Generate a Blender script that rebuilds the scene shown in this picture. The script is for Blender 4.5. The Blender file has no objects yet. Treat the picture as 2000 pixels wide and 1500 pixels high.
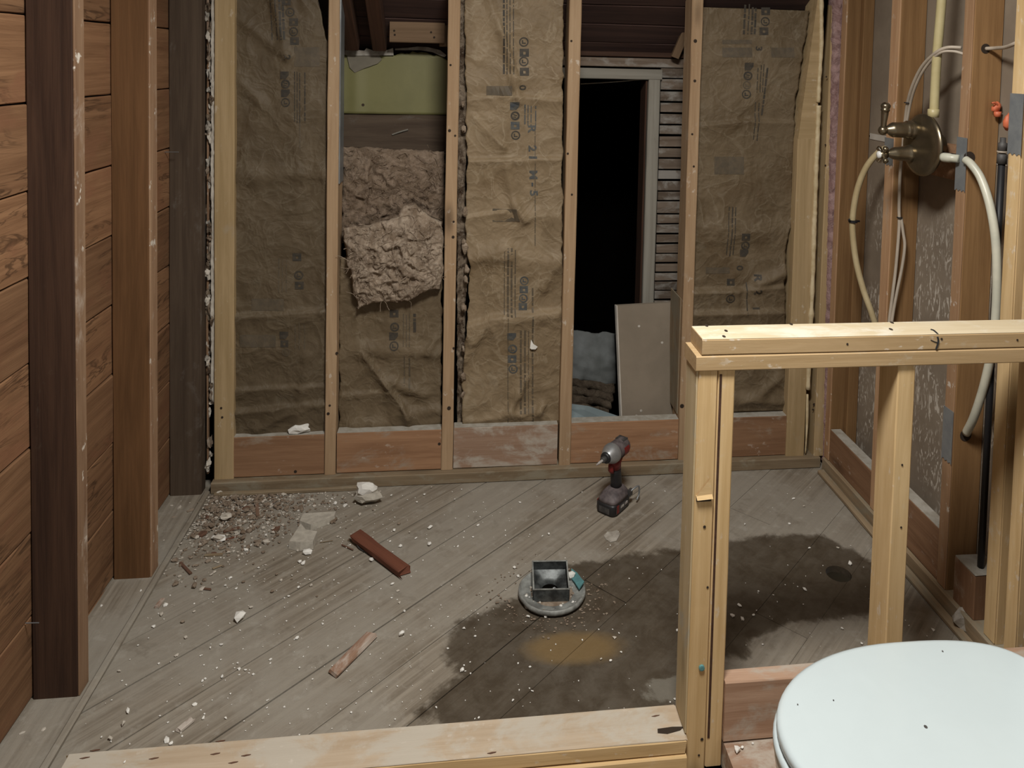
import bpy, bmesh, math, random
from mathutils import Vector, Matrix, noise as mnoise

# ---------------------------------------------------------------- camera
F, CX, CY = 1518.0, 1096.1, 193.8          # focal length and principal point for a 2000x1500 frame
YAW, PITCH, ROLL, CAM_H = 0.12442, 0.05045, -0.02342, 1.461
SC = bpy.context.scene
COL = SC.collection
_f = Vector((math.sin(YAW)*math.cos(PITCH), math.cos(YAW)*math.cos(PITCH), -math.sin(PITCH)))
_r = Vector((math.cos(YAW), -math.sin(YAW), 0)); _d = _f.cross(_r)
_R = math.cos(ROLL)*_r + math.sin(ROLL)*_d
_D = -math.sin(ROLL)*_r + math.cos(ROLL)*_d
cam = bpy.data.cameras.new('camera'); cam_o = bpy.data.objects.new('camera', cam); COL.objects.link(cam_o)
cam_o.matrix_world = Matrix(((_R.x, -_D.x, -_f.x, 0), (_R.y, -_D.y, -_f.y, 0), (_R.z, -_D.z, -_f.z, CAM_H), (0, 0, 0, 1)))
cam.sensor_fit = 'HORIZONTAL'; cam.sensor_width = 36.0; cam.lens = F/2000*36.0
cam.shift_x = -(CX-1000)/2000; cam.shift_y = -(750-CY)/2000; cam.clip_start = 0.02
SC.camera = cam_o

# ---------------------------------------------------------------- world, lamp, exposure
w = bpy.data.worlds.new('world'); SC.world = w; w.use_nodes = True
w.node_tree.nodes['Background'].inputs[0].default_value = (1.0, 0.975, 0.92, 1)
w.node_tree.nodes['Background'].inputs[1].default_value = 0.30
lt = bpy.data.lights.new('ceiling_lamp', 'AREA'); lt.shape = 'DISK'; lt.size = 0.45; lt.energy = 50; lt.color = (1.0, 0.975, 0.92)
lo = bpy.data.objects.new('ceiling_lamp', lt); COL.objects.link(lo); lo.location = (0.22, 0.95, 2.33)
SC.view_settings.view_transform = 'Standard'; SC.view_settings.look = 'None'
SC.view_settings.exposure = 0.15; SC.view_settings.gamma = 1.0; SC.view_settings.use_curve_mapping = False

# ---------------------------------------------------------------- measuring helpers (pixel of the 2000x1500 photo + a known plane -> point)
def ray(x, y): return _R*((x-CX)/F) + _D*((y-CY)/F) + _f
def atY(x, y, Y): r = ray(x, y); t = Y/r.y; return Vector((r.x*t, Y, CAM_H+r.z*t))
def atX(x, y, X): r = ray(x, y); t = X/r.x; return Vector((X, r.y*t, CAM_H+r.z*t))
def atZ(x, y, Z): r = ray(x, y); t = (Z-CAM_H)/r.z; return Vector((r.x*t, r.y*t, Z))
def lerp(a, b, t): return a+(b-a)*t
def interp(pts, v):            # pts: [(v, value)] sorted
    if v <= pts[0][0]: return pts[0][1]
    for (a, p), (b, q) in zip(pts, pts[1:]):
        if v <= b: return p+(q-p)*(v-a)/(b-a)
    return pts[-1][1]
def sstep(a, b, x):
    t = max(0.0, min(1.0, (x-a)/(b-a))); return t*t*(3-2*t)
def fbm(p, o=4): return mnoise.fractal(p, 1.0, 2.0, o)

# ---------------------------------------------------------------- materials
class NT:
    def __init__(s, name):
        s.m = bpy.data.materials.new(name); s.m.use_nodes = True; s.t = s.m.node_tree
        s.b = s.t.nodes['Principled BSDF']; s._tc = None
    def n(s, typ, ins=None, **props):
        nd = s.t.nodes.new(typ)
        for k, v in props.items(): setattr(nd, k, v)
        for k, v in (ins or {}).items(): s.put(nd.inputs[k], v)
        return nd
    def put(s, sock, v):
        if isinstance(v, bpy.types.NodeSocket): s.t.links.new(v, sock)
        else: sock.default_value = v
    def math(s, op, a, b=0.0, clamp=False):
        nd = s.n('ShaderNodeMath', {0: a, 1: b}, operation=op); nd.use_clamp = clamp; return nd.outputs[0]
    def mix(s, fac, a, b, mode='MIX'):
        nd = s.n('ShaderNodeMix', {0: fac, 6: a, 7: b}, data_type='RGBA', blend_type=mode); return nd.outputs[2]
    def rng(s, v, a, b, c=0.0, d=1.0):
        nd = s.n('ShaderNodeMapRange', {0: v, 1: a, 2: b, 3: c, 4: d}); nd.interpolation_type = 'SMOOTHSTEP'; return nd.outputs[0]
    def coord(s):
        if s._tc is None:
            tc = s.n('ShaderNodeTexCoord').outputs['Object']; rd = s.n('ShaderNodeObjectInfo').outputs['Random']; s.rd = rd
            c = s.n('ShaderNodeCombineXYZ', {0: s.math('MULTIPLY', rd, 37.0), 1: s.math('MULTIPLY', rd, 91.0), 2: s.math('MULTIPLY', rd, 53.0)}).outputs[0]
            s._tc = s.n('ShaderNodeVectorMath', {0: tc, 1: c}, operation='ADD').outputs[0]
        return s._tc
    def noise(s, vec, scale, detail=4.0, rough=.55, dist=0.0, st=None):
        if st is not None: vec = s.n('ShaderNodeVectorMath', {0: vec, 1: st}, operation='MULTIPLY').outputs[0]
        return s.n('ShaderNodeTexNoise', {'Vector': vec, 'Scale': scale, 'Detail': detail, 'Roughness': rough, 'Distortion': dist}).outputs[0]
    def bump(s, h, strength, dist=0.002):
        nd = s.n('ShaderNodeBump', {'Strength': strength, 'Distance': dist, 'Height': h}); s.t.links.new(nd.outputs[0], s.b.inputs['Normal'])
    def out(s, col, rough=.7, metal=0.0, spec=None):
        s.put(s.b.inputs['Base Color'], col); s.put(s.b.inputs['Roughness'], rough); s.put(s.b.inputs['Metallic'], metal)
        if spec is not None: s.b.inputs['Specular IOR Level'].default_value = spec
        return s.m
def c4(c): return (c[0], c[1], c[2], 1.0)
def mul(c, k): return (c[0]*k, c[1]*k, c[2]*k)

def wood(name, light, dark, knots=.7, dust=None, dustlo=.55, specks=0.0, rough=.78, bump=.35, fine=1.0, wave=0.0, cracks=0.0, stain=None, vary=.25):
    s = NT(name); v = s.coord()
    g1 = s.noise(v, 1.6, 4, .6, 1.4, (.9, 11, 11)); g2 = s.noise(v, 1.0, 5, .65, .6, (1.3, 60, 60)); g3 = s.noise(v, 1.0, 3, .6, 0, (12, 420, 420))
    fac = s.math('ADD', s.math('ADD', s.math('MULTIPLY', g1, .5), s.math('MULTIPLY', g2, .38)), s.math('MULTIPLY', g3, .16*fine))
    if wave:
        wv = s.n('ShaderNodeTexWave', {'Vector': s.n('ShaderNodeVectorMath', {0: v, 1: (.55, 1, 1)}, operation='MULTIPLY').outputs[0], 'Scale': 14.0, 'Distortion': 7.0, 'Detail': 3.0, 'Detail Scale': .8}, bands_direction='DIAGONAL')
        fac = s.math('SUBTRACT', fac, s.math('MULTIPLY', s.math('POWER', wv.outputs[1], 3.0), wave))
    t = s.rng(fac, .36, .68); col = s.mix(t, c4(dark), c4(light))
    if knots:
        vo = s.n('ShaderNodeTexVoronoi', {'Vector': s.n('ShaderNodeVectorMath', {0: v, 1: (2.1, 6.5, 6.5)}, operation='MULTIPLY').outputs[0], 'Scale': 1.0, 'Randomness': 1.0}).outputs[0]
        k = s.rng(vo, .03, .17, knots, 0.0); col = s.mix(k, col, c4(mul(dark, .38)))
    if cracks:
        ck = s.math('ABSOLUTE', s.math('SUBTRACT', s.noise(v, 1.0, 4, .6, 1.6, (2.2, 15, 15)), .5)); k2 = s.math('MULTIPLY', s.rng(ck, 0.0, .035, 1, 0), s.rng(s.noise(v, 3.0, 3, .5), .42, .60)); col = s.mix(s.math('MULTIPLY', k2, .75*cracks), col, c4(mul(dark, .35)))
    if stain:
        col = s.mix(s.rng(s.noise(v, 4.0, 4, .6, .5, (1, 2.5, 2.5)), .50, .66, 0, .85), col, c4(stain))
    col = s.mix(1.0, col, s.n('ShaderNodeCombineColor', {0: s.rng(s.rd, 0, 1, 1-vary, 1+vary*.4), 1: s.rng(s.rd, 0, 1, 1-vary, 1+vary*.4), 2: s.rng(s.rd, 0, 1, 1-vary, 1+vary*.4)}).outputs[0], 'MULTIPLY')
    if dust:
        col = s.mix(s.rng(s.noise(v, 5.5, 6, .68, .4, (1, 1.8, 1.8)), dustlo, dustlo+.16, 0, .8), col, c4(dust))
    if specks:
        k = s.math('MULTIPLY', s.rng(s.noise(v, 55, 3, .6, 0, (.6, 1, 1)), .60, .68), s.rng(s.noise(v, 7, 3, .6), .47, .62))
        col = s.mix(s.math('MULTIPLY', k, specks), col, (.66, .60, .52, 1))
    s.bump(fac, bump, .003)
    return s.out(col, rough, 0, .25)

def plain(name, col, rough=.6, metal=0.0, vary=.18, scale=14.0, col2=None, bump=.15, bscale=40., spec=None, bdist=.002):
    s = NT(name); v = s.coord(); k = s.rng(s.noise(v, scale, 5, .62, .3), .32, .68)
    c = s.mix(k, c4(col2 if col2 else mul(col, 1-vary)), c4(col))
    if bump: s.bump(s.noise(v, bscale, 5, .6), bump, bdist)
    return s.out(c, rough, metal, spec)

M = {}
M['pony'] = wood('new_pine', (.66, .475, .255), (.52, .35, .165), knots=.5, specks=.5, vary=.1, dust=(.66, .60, .47), dustlo=.62)
M['cap'] = wood('pale_scuffed_pine', (.66, .57, .41), (.56, .46, .30), knots=.4, specks=.8, vary=.05, dust=(.70, .66, .56), dustlo=.50)  # scuffed pine, lightened for the overexposed cap top
M['dusttop'] = plain('grey_dust_film', (.40, .375, .33), .95, scale=30, col2=(.30, .27, .22), bump=.3)
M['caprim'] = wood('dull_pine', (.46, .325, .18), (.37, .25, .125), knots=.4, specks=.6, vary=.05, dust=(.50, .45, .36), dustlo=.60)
M['ponygrey'] = wood('weathered_pine', (.60, .49, .31), (.45, .35, .20), knots=.6, dust=(.42, .40, .33), dustlo=.5, specks=.5)
M['curb'] = wood('dusty_pine', (.52, .42, .31), (.42, .32, .22), knots=.4, dust=(.50, .46, .39), dustlo=.43, specks=.3, vary=.1)
M['stud'] = wood('framing_stud', (.46, .32, .195), (.34, .22, .125), knots=.8, specks=.5, dust=(.45, .37, .28), dustlo=.6, vary=.12)
M['studtan'] = wood('corner_stud', (.47, .34, .19), (.34, .24, .12), knots=.6, specks=.4, dust=(.38, .30, .20), dustlo=.58, vary=.08)
M['block'] = wood('red_fir_block', (.36, .205, .115), (.23, .12, .064), knots=.7, dust=(.34, .275, .21), dustlo=.54, specks=.3)
M['blockgrey'] = wood('pale_fir', (.46, .31, .22), (.33, .20, .13), knots=.5, dust=(.46, .42, .36), dustlo=.46)
M['plate'] = wood('dirty_plate', (.33, .25, .16), (.21, .15, .09), knots=.3, dust=(.26, .23, .17), dustlo=.46)
M['olddark'] = wood('dark_old_stud', (.070, .036, .022), (.034, .017, .011), knots=.3, dust=(.13, .105, .08), dustlo=.60, bump=.5)
M['oldgrey'] = wood('grey_old_stud', (.125, .088, .060), (.075, .050, .034), knots=.3, dust=(.15, .13, .11), dustlo=.56)
M['oldorange'] = wood('amber_old_stud', (.205, .100, .042), (.125, .060, .024), knots=.6, bump=.3)
M['oldface'] = wood('scraped_stud_edge', (.36, .23, .14), (.23, .13, .075), knots=.4, specks=1.0, dust=(.45, .37, .30), dustlo=.56)
M['sheath'] = wood('rough_sheathing', (.285, .155, .080), (.165, .082, .040), knots=.5, bump=.8, vary=.22, stain=(.22, .105, .055), cracks=1.0)
M['right'] = wood('right_wall_stud', (.30, .170, .073), (.195, .104, .042), knots=.8, bump=.3, vary=.2)
M['rightface'] = wood('right_stud_edge', (.50, .315, .18), (.36, .20, .105), knots=.5, specks=.8, dust=(.44, .36, .28), dustlo=.62)
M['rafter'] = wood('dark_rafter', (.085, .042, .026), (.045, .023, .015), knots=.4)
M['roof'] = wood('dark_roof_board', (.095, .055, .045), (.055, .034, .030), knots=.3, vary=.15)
M['atticwood'] = wood('attic_block', (.24, .155, .092), (.16, .10, .056), knots=.8)
M['lath'] = wood('plastered_lath', (.22, .17, .13), (.12, .085, .06), knots=.4, dust=(.33, .31, .28), dustlo=.47, vary=.3)
M['paintedtrim'] = wood('worn_white_trim', (.29, .27, .23), (.22, .20, .165), knots=.2, dust=(.15, .12, .09), dustlo=.60)
M['scrapred'] = wood('red_splintered_wood', (.17, .062, .036), (.10, .036, .022), knots=.0, bump=.6)
M['scrapwhite'] = wood('paint_flaked_wood', (.30, .19, .13), (.17, .09, .06), knots=.0, dust=(.58, .53, .47), dustlo=.44)

def kraft_mat(tone=1.0):
    s = NT('kraft_paper'); v = s.coord()
    a = s.rng(s.noise(v, 5, 6, .62, .8), .30, .70); b = s.rng(s.noise(v, 40, 5, .7), .3, .7)
    col = s.mix(a, (.190, .138, .082, 1), (.270, .203, .128, 1)); col = s.mix(s.math('MULTIPLY', b, .30), col, (.30, .225, .14, 1))
    col = s.mix(s.rng(s.noise(v, 2.4, 5, .6, .7), .54, .68, 0, .6), col, (.150, .096, .047, 1))
    col = s.mix(s.rng(s.noise(v, 9, 6, .7, .3), .58, .72, 0, .6), col, (.33, .27, .19, 1))
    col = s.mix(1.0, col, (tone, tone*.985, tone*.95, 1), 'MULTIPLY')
    h = s.math('ADD', s.noise(v, 26, 6, .65, 1.2), s.math('MULTIPLY', s.noise(v, 9, 3, .5, 1.5), 1.3))
    rg = s.math('ABSOLUTE', s.math('SUBTRACT', s.noise(v, 7, 3, .5, .9), .5)); rg2 = s.math('ABSOLUTE', s.math('SUBTRACT', s.noise(v, 19, 3, .5, .8), .5))
    h = s.math('SUBTRACT', s.math('MULTIPLY', h, .8), s.math('ADD', s.math('MULTIPLY', s.rng(rg, 0, .16), 1.6), s.math('MULTIPLY', s.rng(rg2, 0, .16), .7)))
    crease = s.rng(rg, .0, .018, .5, 0.0); col = s.mix(crease, col, (.34*tone, .27*tone, .18*tone, 1))
    s.bump(h, .30, .006); return s.out(col, .62, 0, .3)
M['kraft'] = kraft_mat(.95); M['kraft_dirty'] = kraft_mat(.46); M['kraft_brown'] = kraft_mat(.60); M['kraft_mid'] = kraft_mat(.62)  # one paper at four tones, darkest for the leftmost bay
M['print'] = plain('faded_dark_print', (.032, .028, .022), .7, col2=(.06, .047, .032), scale=60, bump=0)
M['printblue'] = plain('faded_blue_print', (.050, .058, .066), .7, col2=(.10, .095, .08), scale=60, bump=0)
M['printfaint'] = plain('faint_print', (.082, .064, .042), .7, col2=(.112, .084, .052), scale=50, bump=0)

def floor_mat():
    s = NT('dusty_floor_plank'); v = s.coord(); pos = s.n('ShaderNodeNewGeometry').outputs['Position']
    g = s.noise(v, 1.0, 5, .65, .8, (1.4, 55, 55)); base = s.mix(s.rng(g, .35, .68), (.170, .140, .105, 1), (.285, .248, .198, 1))
    d = s.rng(s.noise(pos, 3.2, 6, .62, .4), .36, .62); col = s.mix(s.math('MULTIPLY', d, .84), base, (.285, .258, .216, 1))
    d2 = s.rng(s.noise(pos, 22, 6, .7, .3), .52, .70); col = s.mix(s.math('MULTIPLY', d2, .42), col, (.37, .345, .30, 1))
    col = s.mix(s.rng(s.noise(pos, 9, 5, .7, .5), .56, .72, 0, .5), col, (.15, .125, .095, 1))
    sx = s.n('ShaderNodeSeparateXYZ', {0: pos}); X, Y = sx.outputs[0], sx.outputs[1]
    nz = s.math('SUBTRACT', s.noise(pos, 7.5, 6, .66, .3), .5)
    def ell(cx, cy, rx, ry):
        a = s.math('POWER', s.math('ABSOLUTE', s.math('DIVIDE', s.math('SUBTRACT', X, cx), rx)), 2.0); b = s.math('POWER', s.math('ABSOLUTE', s.math('DIVIDE', s.math('SUBTRACT', Y, cy), ry)), 2.0)
        return s.math('ADD', a, b)
    m = None
    for e in ((.27, 1.86, .28, .185), (.24, 1.69, .30, .13), (.60, 1.99, .30, .205), (.97, 2.06, .25, .185), (.36, 2.03, .16, .14), (.47, 1.80, .17, .13)):
        q = ell(*e); m = q if m is None else s.math('MINIMUM', m, q)
    wet = s.rng(s.math('ADD', m, s.math('MULTIPLY', nz, 1.5)), .90, 1.20, 1.0, 0.0)
    wn = s.rng(s.noise(pos, 16, 6, .7, .4), .36, .70)
    col = s.mix(s.math('MULTIPLY', wet, s.math('ADD', .80, s.math('MULTIPLY', wn, .17))), col, (.054, .040, .026, 1))
    tan = s.rng(s.math('ADD', ell(.295, 1.845, .135, .062), s.math('MULTIPLY', nz, .9)), .25, 1.15, .75, 0.0)
    col = s.mix(tan, col, (.205, .135, .058, 1))
    gr = s.rng(s.math('ADD', ell(.50, 1.69, .10, .05), s.math('MULTIPLY', nz, 3.5)), .5, .9, .6, 0.0); col = s.mix(gr, col, (.22, .205, .17, 1))
    s.bump(s.math('ADD', s.math('MULTIPLY', g, .6), s.noise(pos, 60, 5, .65)), .45, .003)
    return s.out(col, s.rng(wet, 0, 1, .85, .50), 0, .3)
M['floor'] = floor_mat()
M['subfloor'] = plain('front_subfloor', (.27, .21, .15), .85, scale=6)
M['dirt'] = plain('dark_void', (.0035, .003, .0025), 1.0, bump=0, spec=0.0)  # near-black colour stands in for unlit space
M['drywall'] = plain('drywall_backing', (.25, .205, .155), .85, scale=5, col2=(.205, .168, .125), bump=.2, bscale=60)
def scrape_mat():
    s = NT('scuffed_drywall_back'); v = s.coord()
    col = s.mix(s.rng(s.noise(v, 4, 5, .6), .35, .65), (.20, .160, .120, 1), (.26, .212, .16, 1))
    pos = s.n('ShaderNodeSeparateXYZ', {0: s.n('ShaderNodeNewGeometry').outputs['Position']}).outputs[2]
    low = s.rng(pos, 1.15, .80)
    k = s.math('MULTIPLY', s.rng(s.noise(v, 34, 3, .55, 2.2, (1, 1.6, .55)), .535, .61), s.rng(s.noise(v, 6, 4, .6), .42, .56))
    col = s.mix(s.math('MULTIPLY', s.math('MULTIPLY', k, low), .9), col, (.56, .51, .44, 1))
    s.bump(s.noise(v, 50, 5, .6), .2); return s.out(col, .85, 0, .2)
M['drywallback'] = scrape_mat()
M['gypsum'] = plain('gypsum_core', (.56, .52, .46), .9)
M['plaster'] = plain('white_plaster', (.82, .80, .75), .9, scale=40, bump=.4)
M['plasterdirty'] = plain('dirty_plaster', (.42, .39, .34), .9, scale=30, col2=(.25, .22, .185), bump=.5)
M['mortar'] = plain('grey_mortar', (.47, .435, .37), .92, scale=50, col2=(.36, .33, .28), bump=.6, bscale=90)
M['rubble'] = plain('rubble_brown', (.27, .215, .165), .95, scale=40, col2=(.15, .105, .07), bump=.5)
M['rubblepale'] = plain('rubble_pale', (.55, .50, .43), .95, scale=40, bump=.5)
M['rubbledark'] = plain('splinter_dark', (.13, .065, .04), .9, scale=40)
def glass_wool(name, a, b, c):
    s = NT(name); v = s.coord(); n1 = s.noise(v, 12, 8, .72, 1.8); n2 = s.noise(v, 60, 6, .7, 2.0)
    col = s.mix(s.rng(n1, .34, .66), c4(a), c4(b)); col = s.mix(s.rng(n2, .5, .75, 0, .6), col, c4(c))
    s.bump(s.math('ADD', n1, s.math('MULTIPLY', n2, .6)), .8, .012); return s.out(col, .95, 0, .1)
M['wool'] = glass_wool('old_glass_wool', (.15, .105, .07), (.30, .225, .165), (.42, .34, .27))
M['woollight'] = glass_wool('torn_glass_wool', (.22, .16, .11), (.45, .36, .275), (.60, .52, .43))
M['woolpink'] = glass_wool('pink_glass_wool', (.26, .155, .145), (.45, .30, .285), (.55, .42, .40))
M['wooldark'] = glass_wool('sooty_glass_wool', (.055, .040, .028), (.12, .092, .066), (.18, .15, .11))  # darker brown wool for the layers behind the opening
M['wooledge'] = glass_wool('frayed_edge', (.06, .036, .022), (.30, .235, .17), (.52, .45, .37))
M['foam'] = plain('cream_spray_foam', (.66, .55, .36), .6, scale=30, col2=(.50, .39, .22), bump=.5)
M['green'] = plain('green_painted_plaster', (.215, .200, .080), .55, scale=5, col2=(.185, .172, .068), bump=.15)
M['greypatch'] = plain('bare_grey_plaster', (.215, .19, .145), .9, scale=20)
M['pexcream'] = plain('cream_pex', (.50, .43, .235), .42, scale=12, col2=(.43, .36, .18), bump=0)
M['pexbeige'] = plain('beige_pipe', (.52, .43, .26), .45, scale=10, col2=(.42, .33, .18), bump=0)
M['pexwhite'] = plain('white_pex', (.60, .58, .47), .38, scale=8, col2=(.46, .46, .38), bump=0)
M['cable'] = plain('white_cable', (.47, .40, .32), .5, scale=12, bump=0)
M['black'] = plain('black_plastic', (.016, .016, .018), .45, scale=20, bump=0)
M['blackdirty'] = plain('black_dusty_plastic', (.030, .028, .028), .6, scale=30, col2=(.075, .070, .066), bump=.2)
M['nickel'] = plain('tarnished_nickel', (.235, .195, .135), .30, .9, scale=25, col2=(.19, .155, .10), bump=.05)
M['chrome'] = plain('bright_nickel', (.62, .59, .52), .16, 1.0, bump=0)
M['porcelainknob'] = plain('white_porcelain_button', (.82, .82, .80), .15, bump=0)
M['galv'] = plain('galvanised_steel', (.33, .35, .36), .45, .55, scale=18, col2=(.25, .27, .29), bump=.1)
M['lead'] = plain('grey_drain_metal', (.12, .13, .13), .45, .35, scale=35, col2=(.03, .032, .032), bump=.4)
M['rimmetal'] = plain('pale_flange_rim', (.33, .34, .32), .55, .2, scale=30, col2=(.15, .15, .14), bump=.3)
M['teal'] = plain('teal_membrane', (.10, .26, .27), .6, scale=30, col2=(.07, .17, .18))
M['orange'] = plain('orange_putty', (.62, .155, .07), .55, scale=30, bump=.3)
M['red'] = plain('dark_red_plastic', (.20, .018, .016), .45, scale=30, bump=.1)
M['toolgrey'] = plain('scuffed_grey_rubber', (.14, .115, .115), .65, scale=40, col2=(.06, .048, .05), bump=.25)
M['silver'] = plain('cast_aluminium', (.43, .44, .45), .40, .65, scale=30, bump=.15)
M['lid'] = plain('white_toilet_seat', (.495, .565, .585), .25, vary=.02, bump=0)
M['china'] = plain('white_china', (.80, .81, .79), .12, vary=.02, bump=0)
M['ink'] = plain('black_marker', (.012, .013, .016), .6, bump=0)
M['hole'] = plain('nail_hole_dark', (.03, .018, .01), .9, bump=0)
M['bluegrey'] = plain('blue_grey_sheet', (.165, .175, .175), .8, scale=7, col2=(.10, .105, .10))
M['bluepale'] = plain('pale_blue_board', (.27, .33, .345), .7, scale=10, bump=.1)
M['ceil'] = plain('ceiling_board', (.45, .40, .33), .9, scale=6)
M['label_white'] = plain('worn_white_label', (.50, .48, .45), .6, scale=60, col2=(.25, .22, .21), bump=0)

# ---------------------------------------------------------------- object helpers
def link(o, parent=None, loc=None):
    COL.objects.link(o)
    if loc is not None: o.location = loc
    if parent is not None:
        o.parent = parent
        o.location = o.location - WORLD[parent.name]
    WORLD[o.name] = (Vector(loc) if loc is not None else Vector((0, 0, 0)))
    return o
WORLD = {}
def tag(o, label=None, cat=None, group=None, kind=None):
    if label: o['label'] = label
    if cat: o['category'] = cat
    if group: o['group'] = group
    if kind: o['kind'] = kind
    return o
def empty(name, loc, label=None, cat=None, group=None, kind=None):
    o = bpy.data.objects.new(name, None); o.empty_display_size = .05
    link(o, None, Vector(loc)); return tag(o, label, cat, group, kind)
def mk(name, verts, faces, mat, parent=None, smooth=False, origin=None, rot=None):
    """mesh object from world-space verts; origin at base centre"""
    vs = [Vector(v) for v in verts]
    if origin is None:
        lo_ = [min(v[i] for v in vs) for i in range(3)]; hi = [max(v[i] for v in vs) for i in range(3)]
        origin = Vector(((lo_[0]+hi[0])/2, (lo_[1]+hi[1])/2, lo_[2]))
    me = bpy.data.meshes.new(name)
    if rot is not None:
        ri = rot.to_3x3().inverted(); loc_v = [ri @ (v-origin) for v in vs]
    else: loc_v = [v-origin for v in vs]
    me.from_pydata([tuple(v) for v in loc_v], [], faces); me.update()
    if smooth: me.polygons.foreach_set('use_smooth', [True]*len(me.polygons))
    me.materials.append(M[mat] if isinstance(mat, str) else mat)
    o = bpy.data.objects.new(name, me); link(o, parent, Vector(origin))
    if rot is not None: o.rotation_euler = rot.to_euler()
    return o
_seed = [0]
def beam(name, a, b, w, d, mat, parent=None, up=(0, 0, 1), ch=.0025, jit=.0009, step=.07, rag=0.0):
    """board from a to b (centre line), w along the side axis, d along 'up'; local X runs with the grain"""
    a, b = Vector(a), Vector(b); L = (b-a).length; x = (b-a).normalized(); u = Vector(up); u = (u-x*u.dot(x)).normalized(); y = u.cross(x)
    _seed[0] += 1; so = _seed[0]*3.71
    n = max(2, int(L/step)+1); V = []; Fc = []
    cs = [(-w/2+ch, -d/2), (w/2-ch, -d/2), (w/2, -d/2+ch), (w/2, d/2-ch), (w/2-ch, d/2), (-w/2+ch, d/2), (-w/2, d/2-ch), (-w/2, -d/2+ch)]
    for i in range(n):
        t = i/(n-1)
        for j, (p, q) in enumerate(cs):
            dv = mnoise.noise_vector(Vector((so+t*L*3.0, p*40, q*40)))*jit + mnoise.noise_vector(Vector((so+t*L*11, j*.9, 3.3)))*jit*.7
            ex = 0
            if rag and i in (0, n-1): ex = mnoise.noise(Vector((so, j*2.2, t*9)))*rag
            V.append((-L/2+t*L+ex, p+dv.y, q+dv.z))
    for i in range(n-1):
        for j in range(8):
            k = (j+1) % 8; Fc.append((i*8+j, i*8+k, (i+1)*8+k, (i+1)*8+j))
    Fc.append(tuple(range(7, -1, -1))); Fc.append(tuple(range((n-1)*8, n*8)))
    me = bpy.data.meshes.new(name); me.from_pydata(V, [], [tuple(reversed(f)) for f in Fc] if False else Fc); me.update()
    me.materials.append(M[mat])
    o = bpy.data.objects.new(name, me); link(o, parent, (a+b)/2)
    o.rotation_euler = Matrix((x, y, u)).transposed().to_euler()
    return o
def board(name, xr, yr, zr, mat, parent=None, **k):
    s = [xr[1]-xr[0], yr[1]-yr[0], zr[1]-zr[0]]; c = Vector(((xr[0]+xr[1])/2, (yr[0]+yr[1])/2, (zr[0]+zr[1])/2))
    ax = s.index(max(s)); e = Vector((0, 0, 0)); e[ax] = s[ax]/2
    if ax == 2: return beam(name, c-e, c+e, s[0], s[1], mat, parent, up=(0, 1, 0), **k)
    if ax == 0: return beam(name, c-e, c+e, s[1], s[2], mat, parent, up=(0, 0, 1), **k)
    return beam(name, c-e, c+e, s[0], s[2], mat, parent, up=(0, 0, 1), **k)
def lathe(prof, org, axis, n=24, cap=True):
    """prof: [(distance along axis, radius)] -> verts, faces"""
    ax = Vector(axis).normalized(); t = Vector((0, 0, 1)) if abs(ax.z) < .9 else Vector((1, 0, 0))
    u = ax.cross(t).normalized(); v = ax.cross(u); V = []; Fc = []; org = Vector(org)
    for h, r in prof:
        for j in range(n):
            a = 2*math.pi*j/n; V.append(org+ax*h+(u*math.cos(a)+v*math.sin(a))*r)
    for i in range(len(prof)-1):
        for j in range(n):
            k = (j+1) % n; Fc.append((i*n+j, i*n+k, (i+1)*n+k, (i+1)*n+j))
    if cap:
        Fc.append(tuple(range(n-1, -1, -1))); Fc.append(tuple(range((len(prof)-1)*n, len(prof)*n)))
    return V, Fc
def crom(pts, per=8):
    P = [Vector(p) for p in pts]; P = [P[0]*2-P[1]]+P+[P[-1]*2-P[-2]]; out = []
    for i in range(1, len(P)-2):
        for k in range(per):
            t = k/per; a, b, c, d = P[i-1], P[i], P[i+1], P[i+2]
            out.append(.5*((2*b)+(c-a)*t+(2*a-5*b+4*c-d)*t*t+(3*b-a-3*c+d)*t**3))
    out.append(P[-2]); return out
def tube(pts, r, n=10, per=8, smooth=True):
    P = crom(pts, per) if smooth else [Vector(p) for p in pts]; V = []; Fc = []; pu = None
    for i, p in enumerate(P):
        d = (P[min(i+1, len(P)-1)]-P[max(i-1, 0)]).normalized()
        if pu is None: pu = d.orthogonal().normalized()
        pu = (pu-d*pu.dot(d)).normalized(); pv = d.cross(pu); rr = r(i/(len(P)-1)) if callable(r) else r
        for j in range(n):
            a = 2*math.pi*j/n; V.append(p+(pu*math.cos(a)+pv*math.sin(a))*rr)
    for i in range(len(P)-1):
        for j in range(n):
            k = (j+1) % n; Fc.append((i*n+j, i*n+k, (i+1)*n+k, (i+1)*n+j))
    Fc.append(tuple(range(n-1, -1, -1))); Fc.append(tuple(range((len(P)-1)*n, len(P)*n)))
    return V, Fc
def boxv(xr, yr, zr):
    V = [(x, y, z) for z in zr for y in yr for x in xr]
    return V, [(0, 2, 3, 1), (4, 5, 7, 6), (0, 1, 5, 4), (2, 6, 7, 3), (0, 4, 6, 2), (1, 3, 7, 5)]
def bevelled(o, wd=.004, seg=2):
    bm = bmesh.new(); bm.from_mesh(o.data); bmesh.ops.bevel(bm, geom=bm.edges[:], offset=wd, segments=seg, affect='EDGES', profile=.5)
    bm.to_mesh(o.data); bm.free(); return o
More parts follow.
